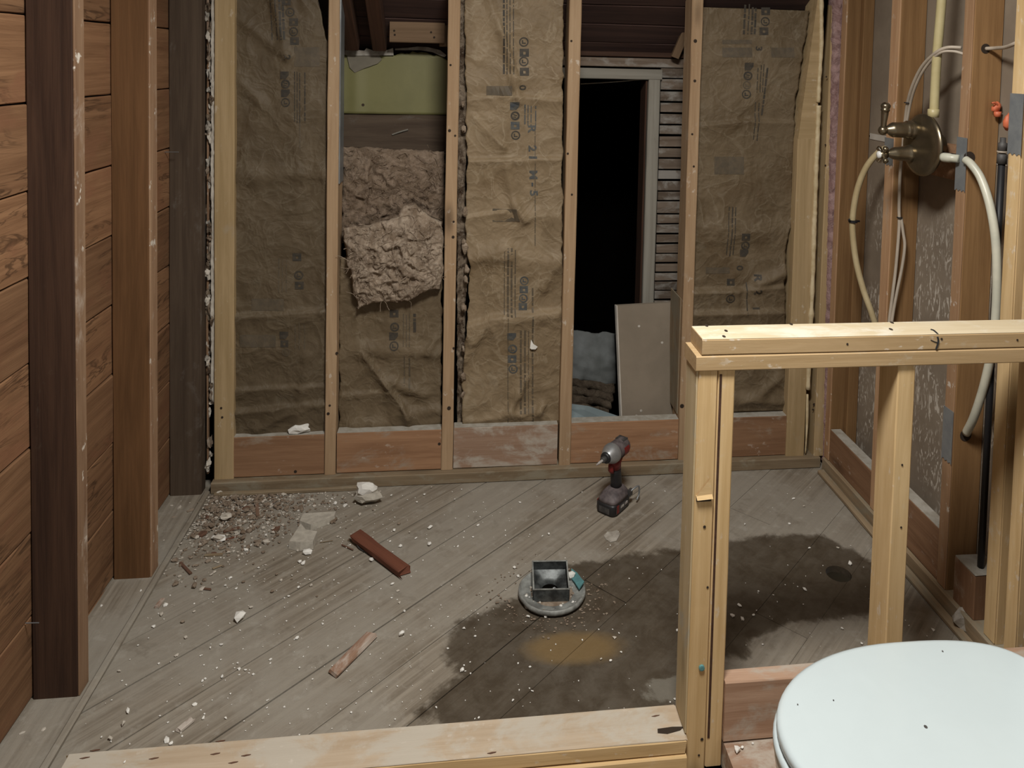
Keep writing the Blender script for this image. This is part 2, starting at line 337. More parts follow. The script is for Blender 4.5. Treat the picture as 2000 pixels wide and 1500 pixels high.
def prism(outline, z0, z1, jit=0.0, mat='plaster', name='chip', parent=None, topin=0.0, xf=None):
    """outline: world xy list, CCW"""
    n = len(outline); c = [sum(p[i] for p in outline)/n for i in (0, 1)]
    V = [(x, y, z0) for x, y in outline]+[(c[0]+(x-c[0])*(1-topin), c[1]+(y-c[1])*(1-topin), z1+random.uniform(-jit, jit)) for x, y in outline]
    Fc = [tuple(range(n-1, -1, -1)), tuple(range(n, 2*n))]+[(i, (i+1) % n, n+(i+1) % n, n+i) for i in range(n)]
    return mk(name, V, Fc, mat, parent)
def rockmesh(rx, ry, rz, seed, sub=1, rough=.35):
    bm = bmesh.new(); bmesh.ops.create_icosphere(bm, subdivisions=sub, radius=1.0)
    for v in bm.verts:
        k = 1+rough*mnoise.noise(v.co*1.3+Vector((seed*7.1, seed*3.3, 0)))*1.6; v.co = Vector((v.co.x*rx*k, v.co.y*ry*k, v.co.z*rz*k))
    lo_ = min(v.co.z for v in bm.verts)
    V = [v.co-Vector((0, 0, lo_+.0004)) for v in bm.verts]; bm.verts.index_update(); Fc = [tuple(v.index for v in f.verts) for f in bm.faces]; bm.free(); return V, Fc
def rock(name, loc, r, mat, seed, rz=0.0, sub=1, rough=.35, parent=None, smooth=False, sink=0.0):
    V, Fc = rockmesh(r[0], r[1], r[2], seed, sub, rough); m = Matrix.Rotation(rz, 3, 'Z')
    return mk(name, [m @ v+Vector(loc)-Vector((0, 0, sink)) for v in V], Fc, mat, parent, smooth, origin=Vector(loc))
def quilt(nu, nv, front, back):
    """closed slab from two (u,v)->point functions"""
    V = []; Fc = []
    for fn in (front, back):
        for j in range(nv+1):
            for i in range(nu+1): V.append(fn(i/nu, j/nv))
    S = (nu+1)*(nv+1); id_ = lambda i, j, s: s*S+j*(nu+1)+i
    for j in range(nv):
        for i in range(nu):
            Fc.append((id_(i, j, 0), id_(i+1, j, 0), id_(i+1, j+1, 0), id_(i, j+1, 0)))
            Fc.append((id_(i, j, 1), id_(i, j+1, 1), id_(i+1, j+1, 1), id_(i+1, j, 1)))
    ring = [(i, 0) for i in range(nu)]+[(nu, j) for j in range(nv)]+[(i, nv) for i in range(nu, 0, -1)]+[(0, j) for j in range(nv, 0, -1)]
    for k in range(len(ring)):
        a, b = ring[k], ring[(k+1) % len(ring)]; Fc.append((id_(*a, 1), id_(*b, 1), id_(*b, 0), id_(*a, 0)))
    return V, Fc
def fix_normals(o):
    bm = bmesh.new(); bm.from_mesh(o.data); bmesh.ops.recalc_face_normals(bm, faces=bm.faces[:]); bm.to_mesh(o.data); bm.free(); return o
def disc_print(name, c, r, nrm, mat, parent, n=10, asp=1.0, t=.0006):
    """thin round mark (nail head, nail hole) on a surface"""
    nr = Vector(nrm).normalized(); tt = Vector((0, 0, 1)) if abs(nr.z) < .9 else Vector((1, 0, 0)); u = nr.cross(tt).normalized(); v = nr.cross(u); c = Vector(c)
    V = [c+(u*math.cos(6.2832*i/n)*r*asp+v*math.sin(6.2832*i/n)*r) for i in range(n)]; V += [p+nr*t for p in V]
    Fc = [tuple(range(n-1, -1, -1)), tuple(range(n, 2*n))]+[(i, (i+1) % n, n+(i+1) % n, n+i) for i in range(n)]
    return fix_normals(mk(name, V, Fc, mat, parent))
R = random.Random(7)

# ================================================================ THE SETTING
YB = 2.64          # front of the back wall studs
XL, XLS = -.836, -.935
XR, XRD = 1.315, 1.405
TOP = 2.30
# ---- floor: diagonal planks
floor = empty('floor', (0.2, 2.1, 0), kind='structure')
ANG = math.radians(43.5); dx, dy = math.cos(ANG), math.sin(ANG)
def clip(poly, nx, ny, c):
    out = []
    for i in range(len(poly)):
        p, q = poly[i], poly[(i+1) % len(poly)]; a = nx*p[0]+ny*p[1]-c; b = nx*q[0]+ny*q[1]-c
        if a <= 0: out.append(p)
        if a*b < 0: t = a/(a-b); out.append((p[0]+(q[0]-p[0])*t, p[1]+(q[1]-p[1])*t))
    return out
RECT = [(-.945, 1.600), (1.40, 1.600), (1.40, 2.735), (-.945, 2.735)]
HOLE = atZ(1638, 1120, 0)
butts = {4: [.35], 5: [1.62], 7: [1.10], 8: [1.16, 2.3], 6: [.6, 1.9], 9: [1.7], 3: [1.65, 2.4], 10: [.9]}
Rz = Matrix.Rotation(ANG, 4, 'Z')
edges_off = [1.128+.1415*k for k in range(-9, 16)]
for k, o0 in enumerate(edges_off):
    o1 = o0+.1415-(.0038 if k in (9, 11, 12, 13) else R.choice((.0006, .0010, .0018)))
    base = clip(clip(RECT, dy*1, -dx*1, -o0), -dy, dx, o1)   # o0 <= (-dy*x+dx*y) <= o1
    if len(base) < 3: continue
    cuts = [-9]+sorted(butts.get(k, []))+[9]
    for c0, c1 in zip(cuts, cuts[1:]):
        poly = clip(clip(base, -dx, -dy, -(c0+.0012)), dx, dy, c1-.0012)
        if len(poly) < 3: continue
        zt = R.uniform(-.0012, .0006)
        n = len(poly); V = [(x, y, zt-.019) for x, y in poly]+[(x, y, zt) for x, y in poly]
        Fc = [tuple(range(n-1, -1, -1)), tuple(range(n, 2*n))]+[(i, (i+1) % n, n+(i+1) % n, n+i) for i in range(n)]
        cx_ = sum(p[0] for p in poly)/n; cy_ = sum(p[1] for p in poly)/n
        pl = mk('floor_plank', V, Fc, 'floor', floor, origin=Vector((cx_, cy_, zt-.019)), rot=Rz)
        q = -dy*HOLE.x+dx*HOLE.y
        if o0-.04 < q < o1+.04:
            hv, hf = lathe([(-.1, .036), (.1, .036)], HOLE, (0, 0, 1), 20); ho = mk('cutter', hv, hf, 'floor')
            md = pl.modifiers.new('hole', 'BOOLEAN'); md.object = ho; md.operation = 'DIFFERENCE'; md.solver = 'EXACT'
            bpy.context.view_layer.update(); ev = pl.evaluated_get(bpy.context.evaluated_depsgraph_get()); nm = bpy.data.meshes.new_from_object(ev)
            pl.modifiers.clear(); pl.data = nm; bpy.data.objects.remove(ho)
board('floor_plank', (-.829, -.776), (1.30, 1.599), (-.020, -.0004), 'floor', floor, jit=.0005)
mk('crawl_space', *boxv((-1.0, 1.5), (1.35, 2.8), (-.34, -.30)), 'dirt', floor)
for kx, ky in ((0, 1.75), (0, 2.25)): board('floor_joist', (-.95, 1.40), (ky-.02, ky+.02), (-.19, -.0215), 'plate', floor, jit=.0)
fl2 = mk('floor_bathroom', *boxv((-1.0, 1.50), (-1.2, 1.515), (-.09, -.052)), 'subfloor'); tag(fl2, kind='structure')
# ---- left wall
wl = empty('wall_left', (XL, 2.1, 0), kind='structure')
for k in range(13):
    z0 = .008+.1905*k-.19; 
    if k == 0: z0, z1 = -.02, .0045
    else: z1 = z0+.1905-.0035
    bo = board('sheathing_board', (XLS-.022+R.uniform(-.003, .002), XLS+R.uniform(-.004, .001)), (-.5, 2.80), (z0, z1), 'sheath', wl, jit=.0018)
mk('backing_paper', *boxv((XLS-.06, XLS-.045), (-.5, 2.8), (-.06, TOP)), 'dirt', wl)
def lstud(y0, y1, mat, x0=XLS, x1=XL, zb=.004):
    s = board('stud', (x0, x1-.004), (y0, y1), (zb, TOP), mat, wl)
    f = board('scraped_edge', (x1-.0045, x1), (y0+.0006, y1-.0006), (zb+.002, TOP-.01), 'oldface', s, ch=.001, jit=.0006)
    f.location = Vector(WORLD[f.name])-Vector(WORLD[s.name]); f.parent = s
    f.matrix_parent_inverse = s.rotation_euler.to_matrix().to_4x4().inverted(); return s
sA = lstud(1.797, 1.840, 'olddark'); sB = lstud(2.201, 2.250, 'oldorange')
board('stud', (XLS, XL), (2.611, 2.655), (.004, TOP), 'oldgrey', wl)
for yy in (1.37, .965, .56, .155, -.25): board('stud', (XLS, XL), (yy, yy+.042), (.004, TOP), 'olddark' if yy != .965 else 'oldorange', wl)
board('sill_plate', (XLS-.01, -.829), (-.5, 2.66), (-.022, .0045), 'floor', wl, jit=.0008)
board('floor_lip', (-.829, -.812), (1.45, 2.62), (-.002, .013), 'floor', wl, ch=.004, jit=.0022)
for (px, py, l) in ((20, 1217, .03), (50, 1292, .02)):
    a = atX(px+30, py, XLS); V, Fc = tube([a, a+Vector((l, -.006, .003))], .0012, 6, 2); mk('protruding_nail', V, Fc, 'galv', wl)
a = atX(322, 297, XLS); V, Fc = tube([a, a+Vector((.045, -.012, .002))], .0013, 6, 2); mk('protruding_nail', V, Fc, 'galv', wl)
# ---- back wall
wb = empty('wall_back', (.25, YB, 0), kind='structure')
YB2 = YB+.089
def bx(px, py=500): return atY(px, py, YB).x
studs = [(bx(418), bx(457), 'studtan'), (bx(637), bx(659), 'stud'), (bx(868), bx(891), 'stud'), (bx(1101), bx(1124), 'stud'), (bx(1337), bx(1358), 'stud')]
bs = []
for i, (x0, x1, m) in enumerate(studs):
    zb = .0385
    bs.append(board('stud', (x0, x1), (YB, YB2), (zb, TOP), m, wb, jit=.0016 if i else .001))
g = board('grey_edge_strip', (studs[1][1]-.002, studs[1][1]+.0035), (YB+.012, YB2), (1.03, TOP-.02), 'galv', wb, ch=.001)
# blocking between studs
bl = [(studs[0][1]-.03, studs[1][0]-.002, 'block', .178), (studs[1][1]+.003, studs[2][0]-.001, 'block', .180), (studs[2][1]+.002, studs[3][0]-.006, 'blockgrey', .184), (studs[3][1]+.001, studs[4][0]-.001, 'block', .187), (studs[4][1]+.001, bx(1556, 840), 'block', .186)]
for x0, x1, m, z1 in bl:
    b = board('blocking', (x0, x1), (YB+.004, YB+.044), (.0395, z1), m, wb)
    board('dusty_top_edge', (x0+.001, x1-.001), (YB+.005, YB+.0435), (z1-.0005, z1+.0014), 'dusttop', wb, ch=.0006, jit=.0004)
board('bottom_plate', (bx(416, 940), bx(1597, 890)), (YB-.022, YB2), (0.0005, .038), 'plate', wb)
board('floor_cleat', (bx(425, 960), bx(700, 950)), (YB-.040, YB-.024), (0.0006, .012), 'plate', wb, jit=.002)
# right corner pieces of the back wall
board('corner_stud', (bx(1549), bx(1585)), (YB-.004, YB2), (.0385, 1.20), 'studtan', wb)
V, Fc = boxv((bx(1549)+.02, bx(1585)), (YB-.004, YB2), (1.20, TOP)); V = [Vector(v) for v in V]; 
for v in V:
    if v.x < bx(1549)+.03: v.x = bx(1549) if v.z < 1.3 else bx(1549)+.085*(TOP-1.2)/.5*.62
mk('split_stud', V, Fc, 'studtan', wb)
board('corner_stud', (bx(1603), bx(1622)), (YB-.010, YB2), (.0385, TOP), 'studtan', wb)
# nails and nail holes on the back studs
marks = [(709, 205, 4), (658, 690, 4), (644, 792, 3), (641, 808, 4), (880, 127, 3), (878, 255, 4), (889, 265, 3), (886, 433, 3), (885, 463, 4), (886, 680, 3), (877, 797, 5), (1116, 80, 3), (1109, 300, 3), (1117, 380, 3), (1358, 80, 5), (1357, 158, 4), (1352, 262, 3), (1355, 325, 3), (1332, 793, 6), (577, 921, 4), (463, 853, 4), (858, 867, 4), (432, 797, 3), (434, 815, 3), (1590, 790, 4), (1588, 800, 3), (1614, 150, 2.5), (1612, 283, 2.5), (1612, 323, 2.5)]
for px, py, r in marks:
    yy = YB-.001 if px not in (577, 858) else YB+.0035
    if px == 463: continue
    if px > 1600: yy = YB-.0112
    p = atY(px, py, yy)
    disc_print('nail_hole', p, r/577*.75, (0, -1, 0), 'hole', wb, 8)
# ---- right wall
wr = empty('wall_right', (XR, 2.1, 0), kind='structure')
rst = {}
def rstud(y0, y1, mat='right', face='rightface', x0=XR, zb=.05):
    s = board('stud', (x0+.004, XRD-.001), (y0, y1), (zb, TOP), mat, wr)
    f = board('stud_edge', (x0, x0+.0045), (y0+.0006, y1-.0006), (zb+.002, TOP-.01), face, s, ch=.001, jit=.0008)
    f.location = Vector(WORLD[f.name])-Vector(WORLD[s.name]); f.parent = s
    f.matrix_parent_inverse = s.rotation_euler.to_matrix().to_4x4().inverted(); return s
rst['P'] = rstud(2.572, 2.606); rst['P2'] = board('stud', (XR+.050, XRD-.001), (2.545, 2.5715), (.05, TOP), 'right', wr)
rst['D'] = rstud(2.236, 2.284); rst['E'] = rstud(1.890, 1.928)
rst['F'] = rstud(1.692, 1.732, 'pony', 'pony'); rst['G'] = rstud(1.618, 1.655, 'pony', 'pony', x0=XR-.004, zb=.004); rst['H'] = rstud(1.50, 1.545, 'right', 'pony', zb=-.05)
board('bottom_plate', (XR-.008, XRD+.0), (1.66, 2.60), (.0006, .049), 'plate', wr)
board('floor_cleat', (XR-.034, XR-.010), (1.72, 2.58), (.0006, .014), 'plate', wr, jit=.002)
for y0, y1, z in ((2.2875, 2.570, .166), (1.9315, 2.2325, .196)):
    b = board('blocking', (XR+.003, XR+.041), (y0, y1), (.050, z), 'block', wr)
    t = board('dusty_top_edge', (XR+.004, XR+.0405), (y0+.002, y1-.002), (z-.0005, z+.0012), 'dusttop', wr, ch=.0006, jit=.0003)
b = board('broken_block', (XR+.002, XR+.088), (1.775, 1.860), (.050, .166), 'block', wr, rag=.004)
board('dusty_top_edge', (XR+.004, XR+.086), (1.777, 1.858), (.1660, .1690), 'dusttop', wr, ch=.001, jit=.002, step=.01)
mk('drywall_panel', *boxv((XRD, XRD+.013), (-.5, 2.62), (.0, 1.218)), 'drywallback', wr)
mk('drywall_panel', *boxv((XRD, XRD+.013), (-.5, 2.62), (1.224, TOP)), 'drywallback', wr)
mk('drywall_seam', *boxv((XRD-.0025, XRD-.0003), (1.55, 2.54), (1.212, 1.232)), 'gypsum', wr)
mk('valve_support_block', *boxv((XR+.052, XR+.087), (1.9290, 2.2350), (1.150, 1.246)), 'block', wr)
def nail_plate(px, y0, y1, yr, par):
    """galvanised plate nailed over a stud edge, from its top and bottom pixel rows"""
    za = atX(px, y0, XR).z; zb = atX(px, y1, XR).z; x = XR-.0019; a, b = yr; n = 12; V = []; 
    for xx in (x, x+.0012):
        for i in range(n+1):
            V.append((xx, lerp(a, b, i/n), za))
        for i in range(n+1):
            V.append((xx, lerp(a, b, i/n), zb+(.004 if i % 4 in (1, 2) else 0)))
    m_ = n+1; Fc = []
    for s_ in (0, 2*m_):
        for i in range(n): Fc.append((s_+i, s_+i+1, s_+m_+i+1, s_+m_+i))
    Fc += [(0, m_, 3*m_, 2*m_), (n, 2*m_+n, 3*m_+n, m_+n)]+[(i, 2*m_+i, 2*m_+i+1, i+1) for i in range(n)]+[(m_+i, m_+i+1, 3*m_+i+1, 3*m_+i) for i in range(n)]
    o = mk('nail_plate', V, Fc, 'galv', None); fix_normals(o)
    wl_ = Vector(WORLD[o.name]); o.parent = par; o.location = wl_-Vector(WORLD[par.name]); o.matrix_parent_inverse = par.rotation_euler.to_matrix().to_4x4().inverted(); return o
nail_plate(1730, 268, 322, (2.238, 2.288), rst['D'])
nail_plate(1878, 268, 374, (1.888, 1.930), rst['E'])
nail_plate(1848, 794, 900, (1.888, 1.930), rst['E'])
nail_plate(1975, 182, 302, (1.688, 1.734), rst['F'])
for par, px, py, yf in (('E', 1925, 95, 1.8895), ('E', 1886, 850, 1.8895), ('E', 1893, 308, 1.8895)):
    p = atY(px, py, yf); o = disc_print('bored_hole', p, .0165 if py != 95 else .013, (0, -1, 0), 'hole', wr, 14)
# ---- ceiling, plus a dark box added behind the back wall to keep world light out
mk('ceiling', *boxv((-1.0, 1.5), (-.6, 2.72), (TOP+.09, TOP+.11)), 'ceil')['kind'] = 'structure'
wa = empty('wall_attic', (.3, 4.2, -.12), kind='structure')
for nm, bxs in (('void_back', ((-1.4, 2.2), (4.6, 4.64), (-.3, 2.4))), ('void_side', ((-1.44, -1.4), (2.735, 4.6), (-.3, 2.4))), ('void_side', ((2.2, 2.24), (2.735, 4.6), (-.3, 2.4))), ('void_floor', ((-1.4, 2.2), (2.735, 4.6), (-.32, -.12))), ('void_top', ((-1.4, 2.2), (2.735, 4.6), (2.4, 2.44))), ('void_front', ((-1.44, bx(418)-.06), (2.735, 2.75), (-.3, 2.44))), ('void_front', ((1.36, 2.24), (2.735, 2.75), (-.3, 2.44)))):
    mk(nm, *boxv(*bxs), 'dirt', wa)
YA = 2.95
# sloping roof boards and rafters
roof = empty('roof_slope', (.3, 3.0, 1.5), kind='structure')
sl = Vector((0, -math.cos(.62), math.sin(.62))); up_ = Vector((0, math.sin(.62), math.cos(.62)))
for k in range(7):
    c = Vector((.35, 3.03, 1.475))+sl*(.055+.112*k)
    beam('roof_board', c+Vector((-1.25, 0, 0)), c+Vector((1.25, 0, 0)), .107, .02, 'roof', roof, up=up_, jit=.002)
for px, m in ((688, 'rafter'), (742, 'rafter')):
    x = atY(px, 50, 2.9).x; c = Vector((x, 3.0, 1.485))-up_*.040
    beam('rafter', c+sl*.085, c+sl*.60, .05, .06, m, roof, up=up_)
beam('brace', atY(1318, 112, 2.90), atY(1362, 10, 2.86), .03, .02, 'atticwood', roof, up=(0, 1, 0))
p0 = atY(866, 90, 2.88); board('attic_post', (p0.x-.015, p0.x+.035), (2.87, 2.91), (1.50, 2.1), 'atticwood', roof)
a, b = atY(762, 42, 2.86), atY(863, 85, 2.86)
board('attic_block', (a.x, b.x+.01), (2.845, 2.868), (b.z, a.z), 'atticwood', roof)
for px, py in ((770, 60), (771, 68), (848, 73), (842, 63)): disc_print('nail_hole', atY(px, py, 2.8445), .004, (0, -1, 0), 'hole', roof, 8)
# lath wall with door frame
lw = empty('wall_lath', (atY(1310, 300, YA).x, YA, 0), kind='structure')
xa, xb = atY(1286, 300, YA).x, .92
z = atY(1310, 132, YA).z; rows = [(133, 152), (155, 175), (179, 197), (201, 219), (223, 242), (245, 262), (267, 287), (290, 307), (311, 330), (333, 350), (354, 372), (375, 391), (394, 416), (420, 436), (439, 455), (459, 474), (478, 494), (497, 512), (516, 531), (534, 548), (551, 566), (569, 584), (588, 603), (607, 622), (626, 641)]
for i, (ya, yb_) in enumerate(rows):
    za, zb = atY(1300, ya, YA).z, atY(1300, yb_, YA).z
    board('lath', (xa+R.uniform(0, .004), xb), (YA+R.uniform(-.003, .003), YA+.012), (zb, za), 'lath', lw, ch=.0015, jit=.0015)
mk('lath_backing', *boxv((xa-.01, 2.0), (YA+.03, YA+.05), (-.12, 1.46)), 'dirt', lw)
board('door_jamb', (atY(1262, 300, YA).x, xa-.003), (YA-.012, YA+.02), (-.12, atY(1270, 155, YA).z), 'paintedtrim', lw)
board('jamb_edge', (atY(1252, 300, YA+.05).x, atY(1262, 300, YA).x-.002), (YA+.0, YA+.09), (-.12, atY(1270, 158, YA).z), 'rafter', lw)
a, b = atY(1120, 130, YA), atY(1286, 156, YA); board('door_header', (a.x-.3, xa+.002), (YA-.014, YA+.018), (b.z, a.z-.004), 'paintedtrim', lw)
a = atY(1120, 110, YA); board('head_board', (a.x-.3, xb), (YA-.008, YA+.02), (atY(1200, 131, YA).z+.002, a.z), 'lath', lw)
board('head_plate', (a.x-.3, xb), (YA-.02, YA+.06), (a.z+.003, a.z+.022), 'rafter', lw)
V, Fc = tube([atY(1134, 164, 3.1), atY(1200, 160, 3.15), atY(1265, 154, 3.1)], .0022, 6); mk('wire', V, Fc, 'cable', lw)
# green plaster remnant
gw = empty('wall_green', (atY(770, 222, YA).x, YA, 1.24), kind='structure')
x0, x1 = atY(660, 200, YA).x, atY(880, 200, YA).x
zt = [(x0, 1.462), (atY(700, 95, YA).x, 1.472), (atY(770, 95, YA).x, 1.462), (atY(800, 92, YA).x, 1.478), (atY(835, 92, YA).x, 1.475), (x1, 1.452)]
zbt = atY(770, 223, YA).z
V, Fc = quilt(60, 24, lambda u, v: (lerp(x0, x1, u), YA+.002*math.sin(u*9)-.006*math.exp(-((u-.16)/.06)**2), lerp(zbt, interp(zt, lerp(x0, x1, u))+.012*fbm(Vector((u*14, 2, 0))), v)), lambda u, v: (lerp(x0, x1, u), YA+.02, lerp(zbt, interp(zt, lerp(x0, x1, u))+.012*fbm(Vector((u*14, 2, 0))), v)))
fix_normals(mk('green_plaster', V, Fc, 'green', gw, True))
def patch(name, pts, Y, mat, par, th=.002, px=True):
    W = [atY(x, y, Y) for x, y in pts] if px else pts; n = len(W); V = W+[v+Vector((0, -th, 0)) for v in W]
    return fix_normals(mk(name, V, [tuple(range(n)), tuple(range(2*n-1, n-1, -1))]+[(i, n+i, n+(i+1) % n, (i+1) % n) for i in range(n)], mat, par))
patch('bare_patch', [(678, 109), (740, 108), (746, 116), (738, 124), (710, 134), (693, 142), (683, 132)], YA-.005, 'greypatch', gw)
patch('broken_plaster_edge', [(674, 98), (684, 90), (690, 97), (712, 99), (716, 94), (733, 100), (735, 93), (752, 99), (768, 94), (769, 108), (680, 109), (672, 106)], YA-.006, 'plasterdirty', gw, .006)
patch('broken_plaster_edge', [(772, 95), (800, 93), (815, 91), (836, 92), (860, 98), (872, 108), (868, 112), (845, 102), (820, 98), (772, 98)], YA-.006, 'plasterdirty', gw, .005)
a, b = atY(660, 224, 2.93), atY(885, 296, 2.93)
board('dusty_beam', (a.x, b.x), (2.93, 3.02), (b.z, a.z), 'oldgrey', gw, jit=.004)
V, Fc = tube([atY(766, 263, 2.924), atY(780, 258, 2.922), atY(797, 253, 2.924)], .003, 6); mk('straw', V, Fc, 'paintedtrim', gw)

# ================================================================ INSULATION
def seg_d(x, z, a, b):
    ax, az, bx_, bz = a[0], a[1], b[0], b[1]; L2 = (bx_-ax)**2+(bz-az)**2; t = ((x-ax)*(bx_-ax)+(z-az)*(bz-az))/L2; tc = max(0, min(1, t))
    px, pz = ax+(bx_-ax)*tc, az+(bz-az)*tc; L = math.sqrt(L2)
    s = ((x-ax)*(bz-az)-(z-az)*(bx_-ax))/L
    return math.hypot(x-px, z-pz), s, t
class Paper:
    def __init__(s, name, label, Y, left, right, ytop, ybot, folds, seed, crump=.005, group='kraft faced insulation batts', mat='kraft'):
        s.Y, s.seed, s.crump = Y, seed, crump
        W = lambda x, y: (lambda p: (p.x, p.z))(atY(x, y, Y))
        s.folds = [(W(f[0], f[1]), W(f[2], f[3]), f[4], f[5], f[6] if len(f) > 6 else 'r') for f in folds]
        s.zt, s.zb = W(1000, ytop)[1], W(1000, ybot)[1]
        s.L = sorted((W(x, y)[1], W(x, y)[0]) for x, y in left); s.R = sorted((W(x, y)[1], W(x, y)[0]) for x, y in right)
        base = Vector(((s.L[0][1]+s.R[0][1])/2, Y, s.zb))
        s.e = empty(name, base, label, 'insulation', group)
        H = s.zt-s.zb; nv = int(H/.006); nu = 58
        def fr(u, v):
            z = lerp(s.zb, s.zt, v); xl, xr = interp(s.L, z), interp(s.R, z)
            xl += .006*fbm(Vector((seed, z*22, 0))); xr += .006*fbm(Vector((seed+5, z*22, 0)))
            x = lerp(xl, xr, u); return Vector((x, s.y(x, z), z))
        def bk(u, v): p = fr(u, v); return Vector((p.x, p.y+.0022, p.z))
        s.o = mk('paper_facing', *quilt(nu, nv, fr, bk), mat, s.e, True); fix_normals(s.o)
        def fr2(u, v): p = fr(.03+u*.94, .01+.98*v); return Vector((p.x, p.y+.012+.006*fbm(p*30), p.z))
        def bk2(u, v): p = fr(.03+u*.94, .01+.98*v); return Vector((p.x, YB2+.012+.01*fbm(p*20), p.z))
        fix_normals(mk('glass_wool_core', *quilt(14, 60, fr2, bk2), 'wooledge', s.e, True))
    def y(s, x, z):
        d = 0.0
        for a, b, amp, wd, kind in s.folds:
            ds, sd, t = seg_d(x, z, a, b)
            if kind == 'r': d += amp*math.exp(-(ds/wd)**2)
            elif kind == 's':     # ridge with a sharp underside: lit above, shaded below
                fade = sstep(-.1, .05, t)*(1-sstep(.95, 1.1, t))
                d += amp*fade*(math.exp(-max(sd, 0)/wd) if sd > 0 else math.exp(-(sd/(wd*.18))**2))
        p = Vector((x*9, s.seed*3.1, z*7)); c = 1-abs(mnoise.noise(p))*2.2; c2 = 1-abs(mnoise.noise(p*2.3+Vector((4, 0, 1))))*2.2
        d += s.crump*(.9*c+.45*c2)+s.crump*1.2*fbm(Vector((x*5, s.seed, z*4)))
        yy = s.Y-d; k = 1-sstep(0.0, .06, z-s.zb)
        return max(yy, YB+.010+.026*k)
    def mp(s, X, Z, lift=.0012): return Vector((X, s.y(X, Z)-lift, Z))
    def pr(s, name, polys, mat):
        """polys: lists of (px,py) -> flat print following the paper"""
        V = []; Fc = []
        for poly in polys:
            st = len(V)
            for x, y in poly: q = atY(x, y, s.Y); V.append(s.mp(q.x, q.z))
            Fc.append(tuple(range(st, len(V))))
        return mk(name, V, Fc, mat, s.e)
    def ring(s, cx, cy, r, mat, k=.72, glyph=0):
        P = []; n = 16
        for i in range(n):
            a, b = 6.2832*i/n, 6.2832*(i+1)/n
            P.append([(cx+r*math.cos(a), cy+r*math.sin(a)), (cx+r*math.cos(b), cy+r*math.sin(b)), (cx+k*r*math.cos(b), cy+k*r*math.sin(b)), (cx+k*r*math.cos(a), cy+k*r*math.sin(a))])
        g = r*.42
        if glyph == 0: P += [[(cx-g, cy-g*.9), (cx-g*.3, cy-g*.9), (cx-g*.3, cy+g*.9), (cx-g, cy+g*.9)], [(cx-g*.3, cy+.3*g), (cx+g, cy+.3*g), (cx+g, cy+.9*g), (cx-g*.3, cy+.9*g)]]
        elif glyph == 1: P += [[(cx-g, cy-g), (cx+g, cy-.4*g), (cx+g, cy+.2*g), (cx-g, cy-.3*g)], [(cx-g, cy+.3*g), (cx+.6*g, cy+.5*g), (cx+.6*g, cy+g), (cx-g, cy+.8*g)]]
        s.pr('printed_ring_symbol', P, mat)
    def square(s, cx, cy, r, mat, cut=0):
        a = r*.95; h = r*.82
        P = []
        if cut == 0:   # solid block with a small paler window left open
            P = [[(cx-a, cy-h), (cx+a, cy-h), (cx+a, cy-.25*h), (cx-a, cy-.25*h)], [(cx-a, cy-.25*h), (cx-.25*a, cy-.25*h), (cx-.25*a, cy+.45*h), (cx-a, cy+.45*h)], [(cx+.3*a, cy-.25*h), (cx+a, cy-.25*h), (cx+a, cy+.45*h), (cx+.3*a, cy+.45*h)], [(cx-a, cy+.45*h), (cx+a, cy+.45*h), (cx+a, cy+h), (cx-a, cy+h)]]
        else:
            P = [[(cx-a, cy-h), (cx+a, cy-h), (cx+a, cy-.05*h), (cx-a, cy-.05*h)], [(cx-a, cy-.05*h), (cx+a, cy-.05*h), (cx+.3*a, cy+h), (cx-a, cy+h)]]
        s.pr('printed_square_symbol', P, mat)
    def lines(s, xs, y0, y1, mat, lean=0.0, wd=1.3, seed=1):
        rr = random.Random(seed); P = []
        for x in xs:
            y = y0+rr.uniform(0, 8); ww = wd*rr.choice((.7, .8, 1.0, 1.7))
            while y < y1:
                l = rr.uniform(4, 22); y2 = min(y1, y+l); xa_ = x+lean*(y-y0); xb_ = x+lean*(y2-y0)
                P.append([(xa_-ww, y), (xa_+ww, y), (xb_+ww, y2), (xb_-ww, y2)]); y = y2+rr.uniform(1, 3.5)
        tag(s.pr('printed_small_text', P, mat), kind='stuff')
    def text(s, ch, cx, cy, size, mat):
        cu = bpy.data.curves.new('t', 'FONT'); cu.body = ch; cu.size = 1.0; cu.align_x = 'CENTER'; cu.align_y = 'CENTER'; cu.resolution_u = 3; cu.offset = .032
        to = bpy.data.objects.new('t', cu); COL.objects.link(to); bpy.context.view_layer.update()
        me = bpy.data.meshes.new_from_object(to.evaluated_get(bpy.context.evaluated_depsgraph_get()))
        vs = [v.co.copy() for v in me.vertices]; fs = [tuple(p.vertices) for p in me.polygons]
        bpy.data.objects.remove(to); bpy.data.curves.remove(cu); bpy.data.meshes.remove(me)
        V = []
        for v in vs:      # turned a quarter clockwise, so it reads downwards
            q = atY(cx-v.y*size*-1.0, cy+v.x*size*1.15, s.Y); V.append(s.mp(q.x, q.z))
        mk('printed_letter', V, fs, mat, s.e)
    def bars(s, rects, mat): s.pr('printed_band', [[(a, b), (c, b), (c, d), (a, d)] for a, b, c, d in rects], mat)

def subdiv_rect(a, b, c, d, n=6): return [(lerp(a, c, i/n), b, lerp(a, c, (i+1)/n), d) for i in range(n)]
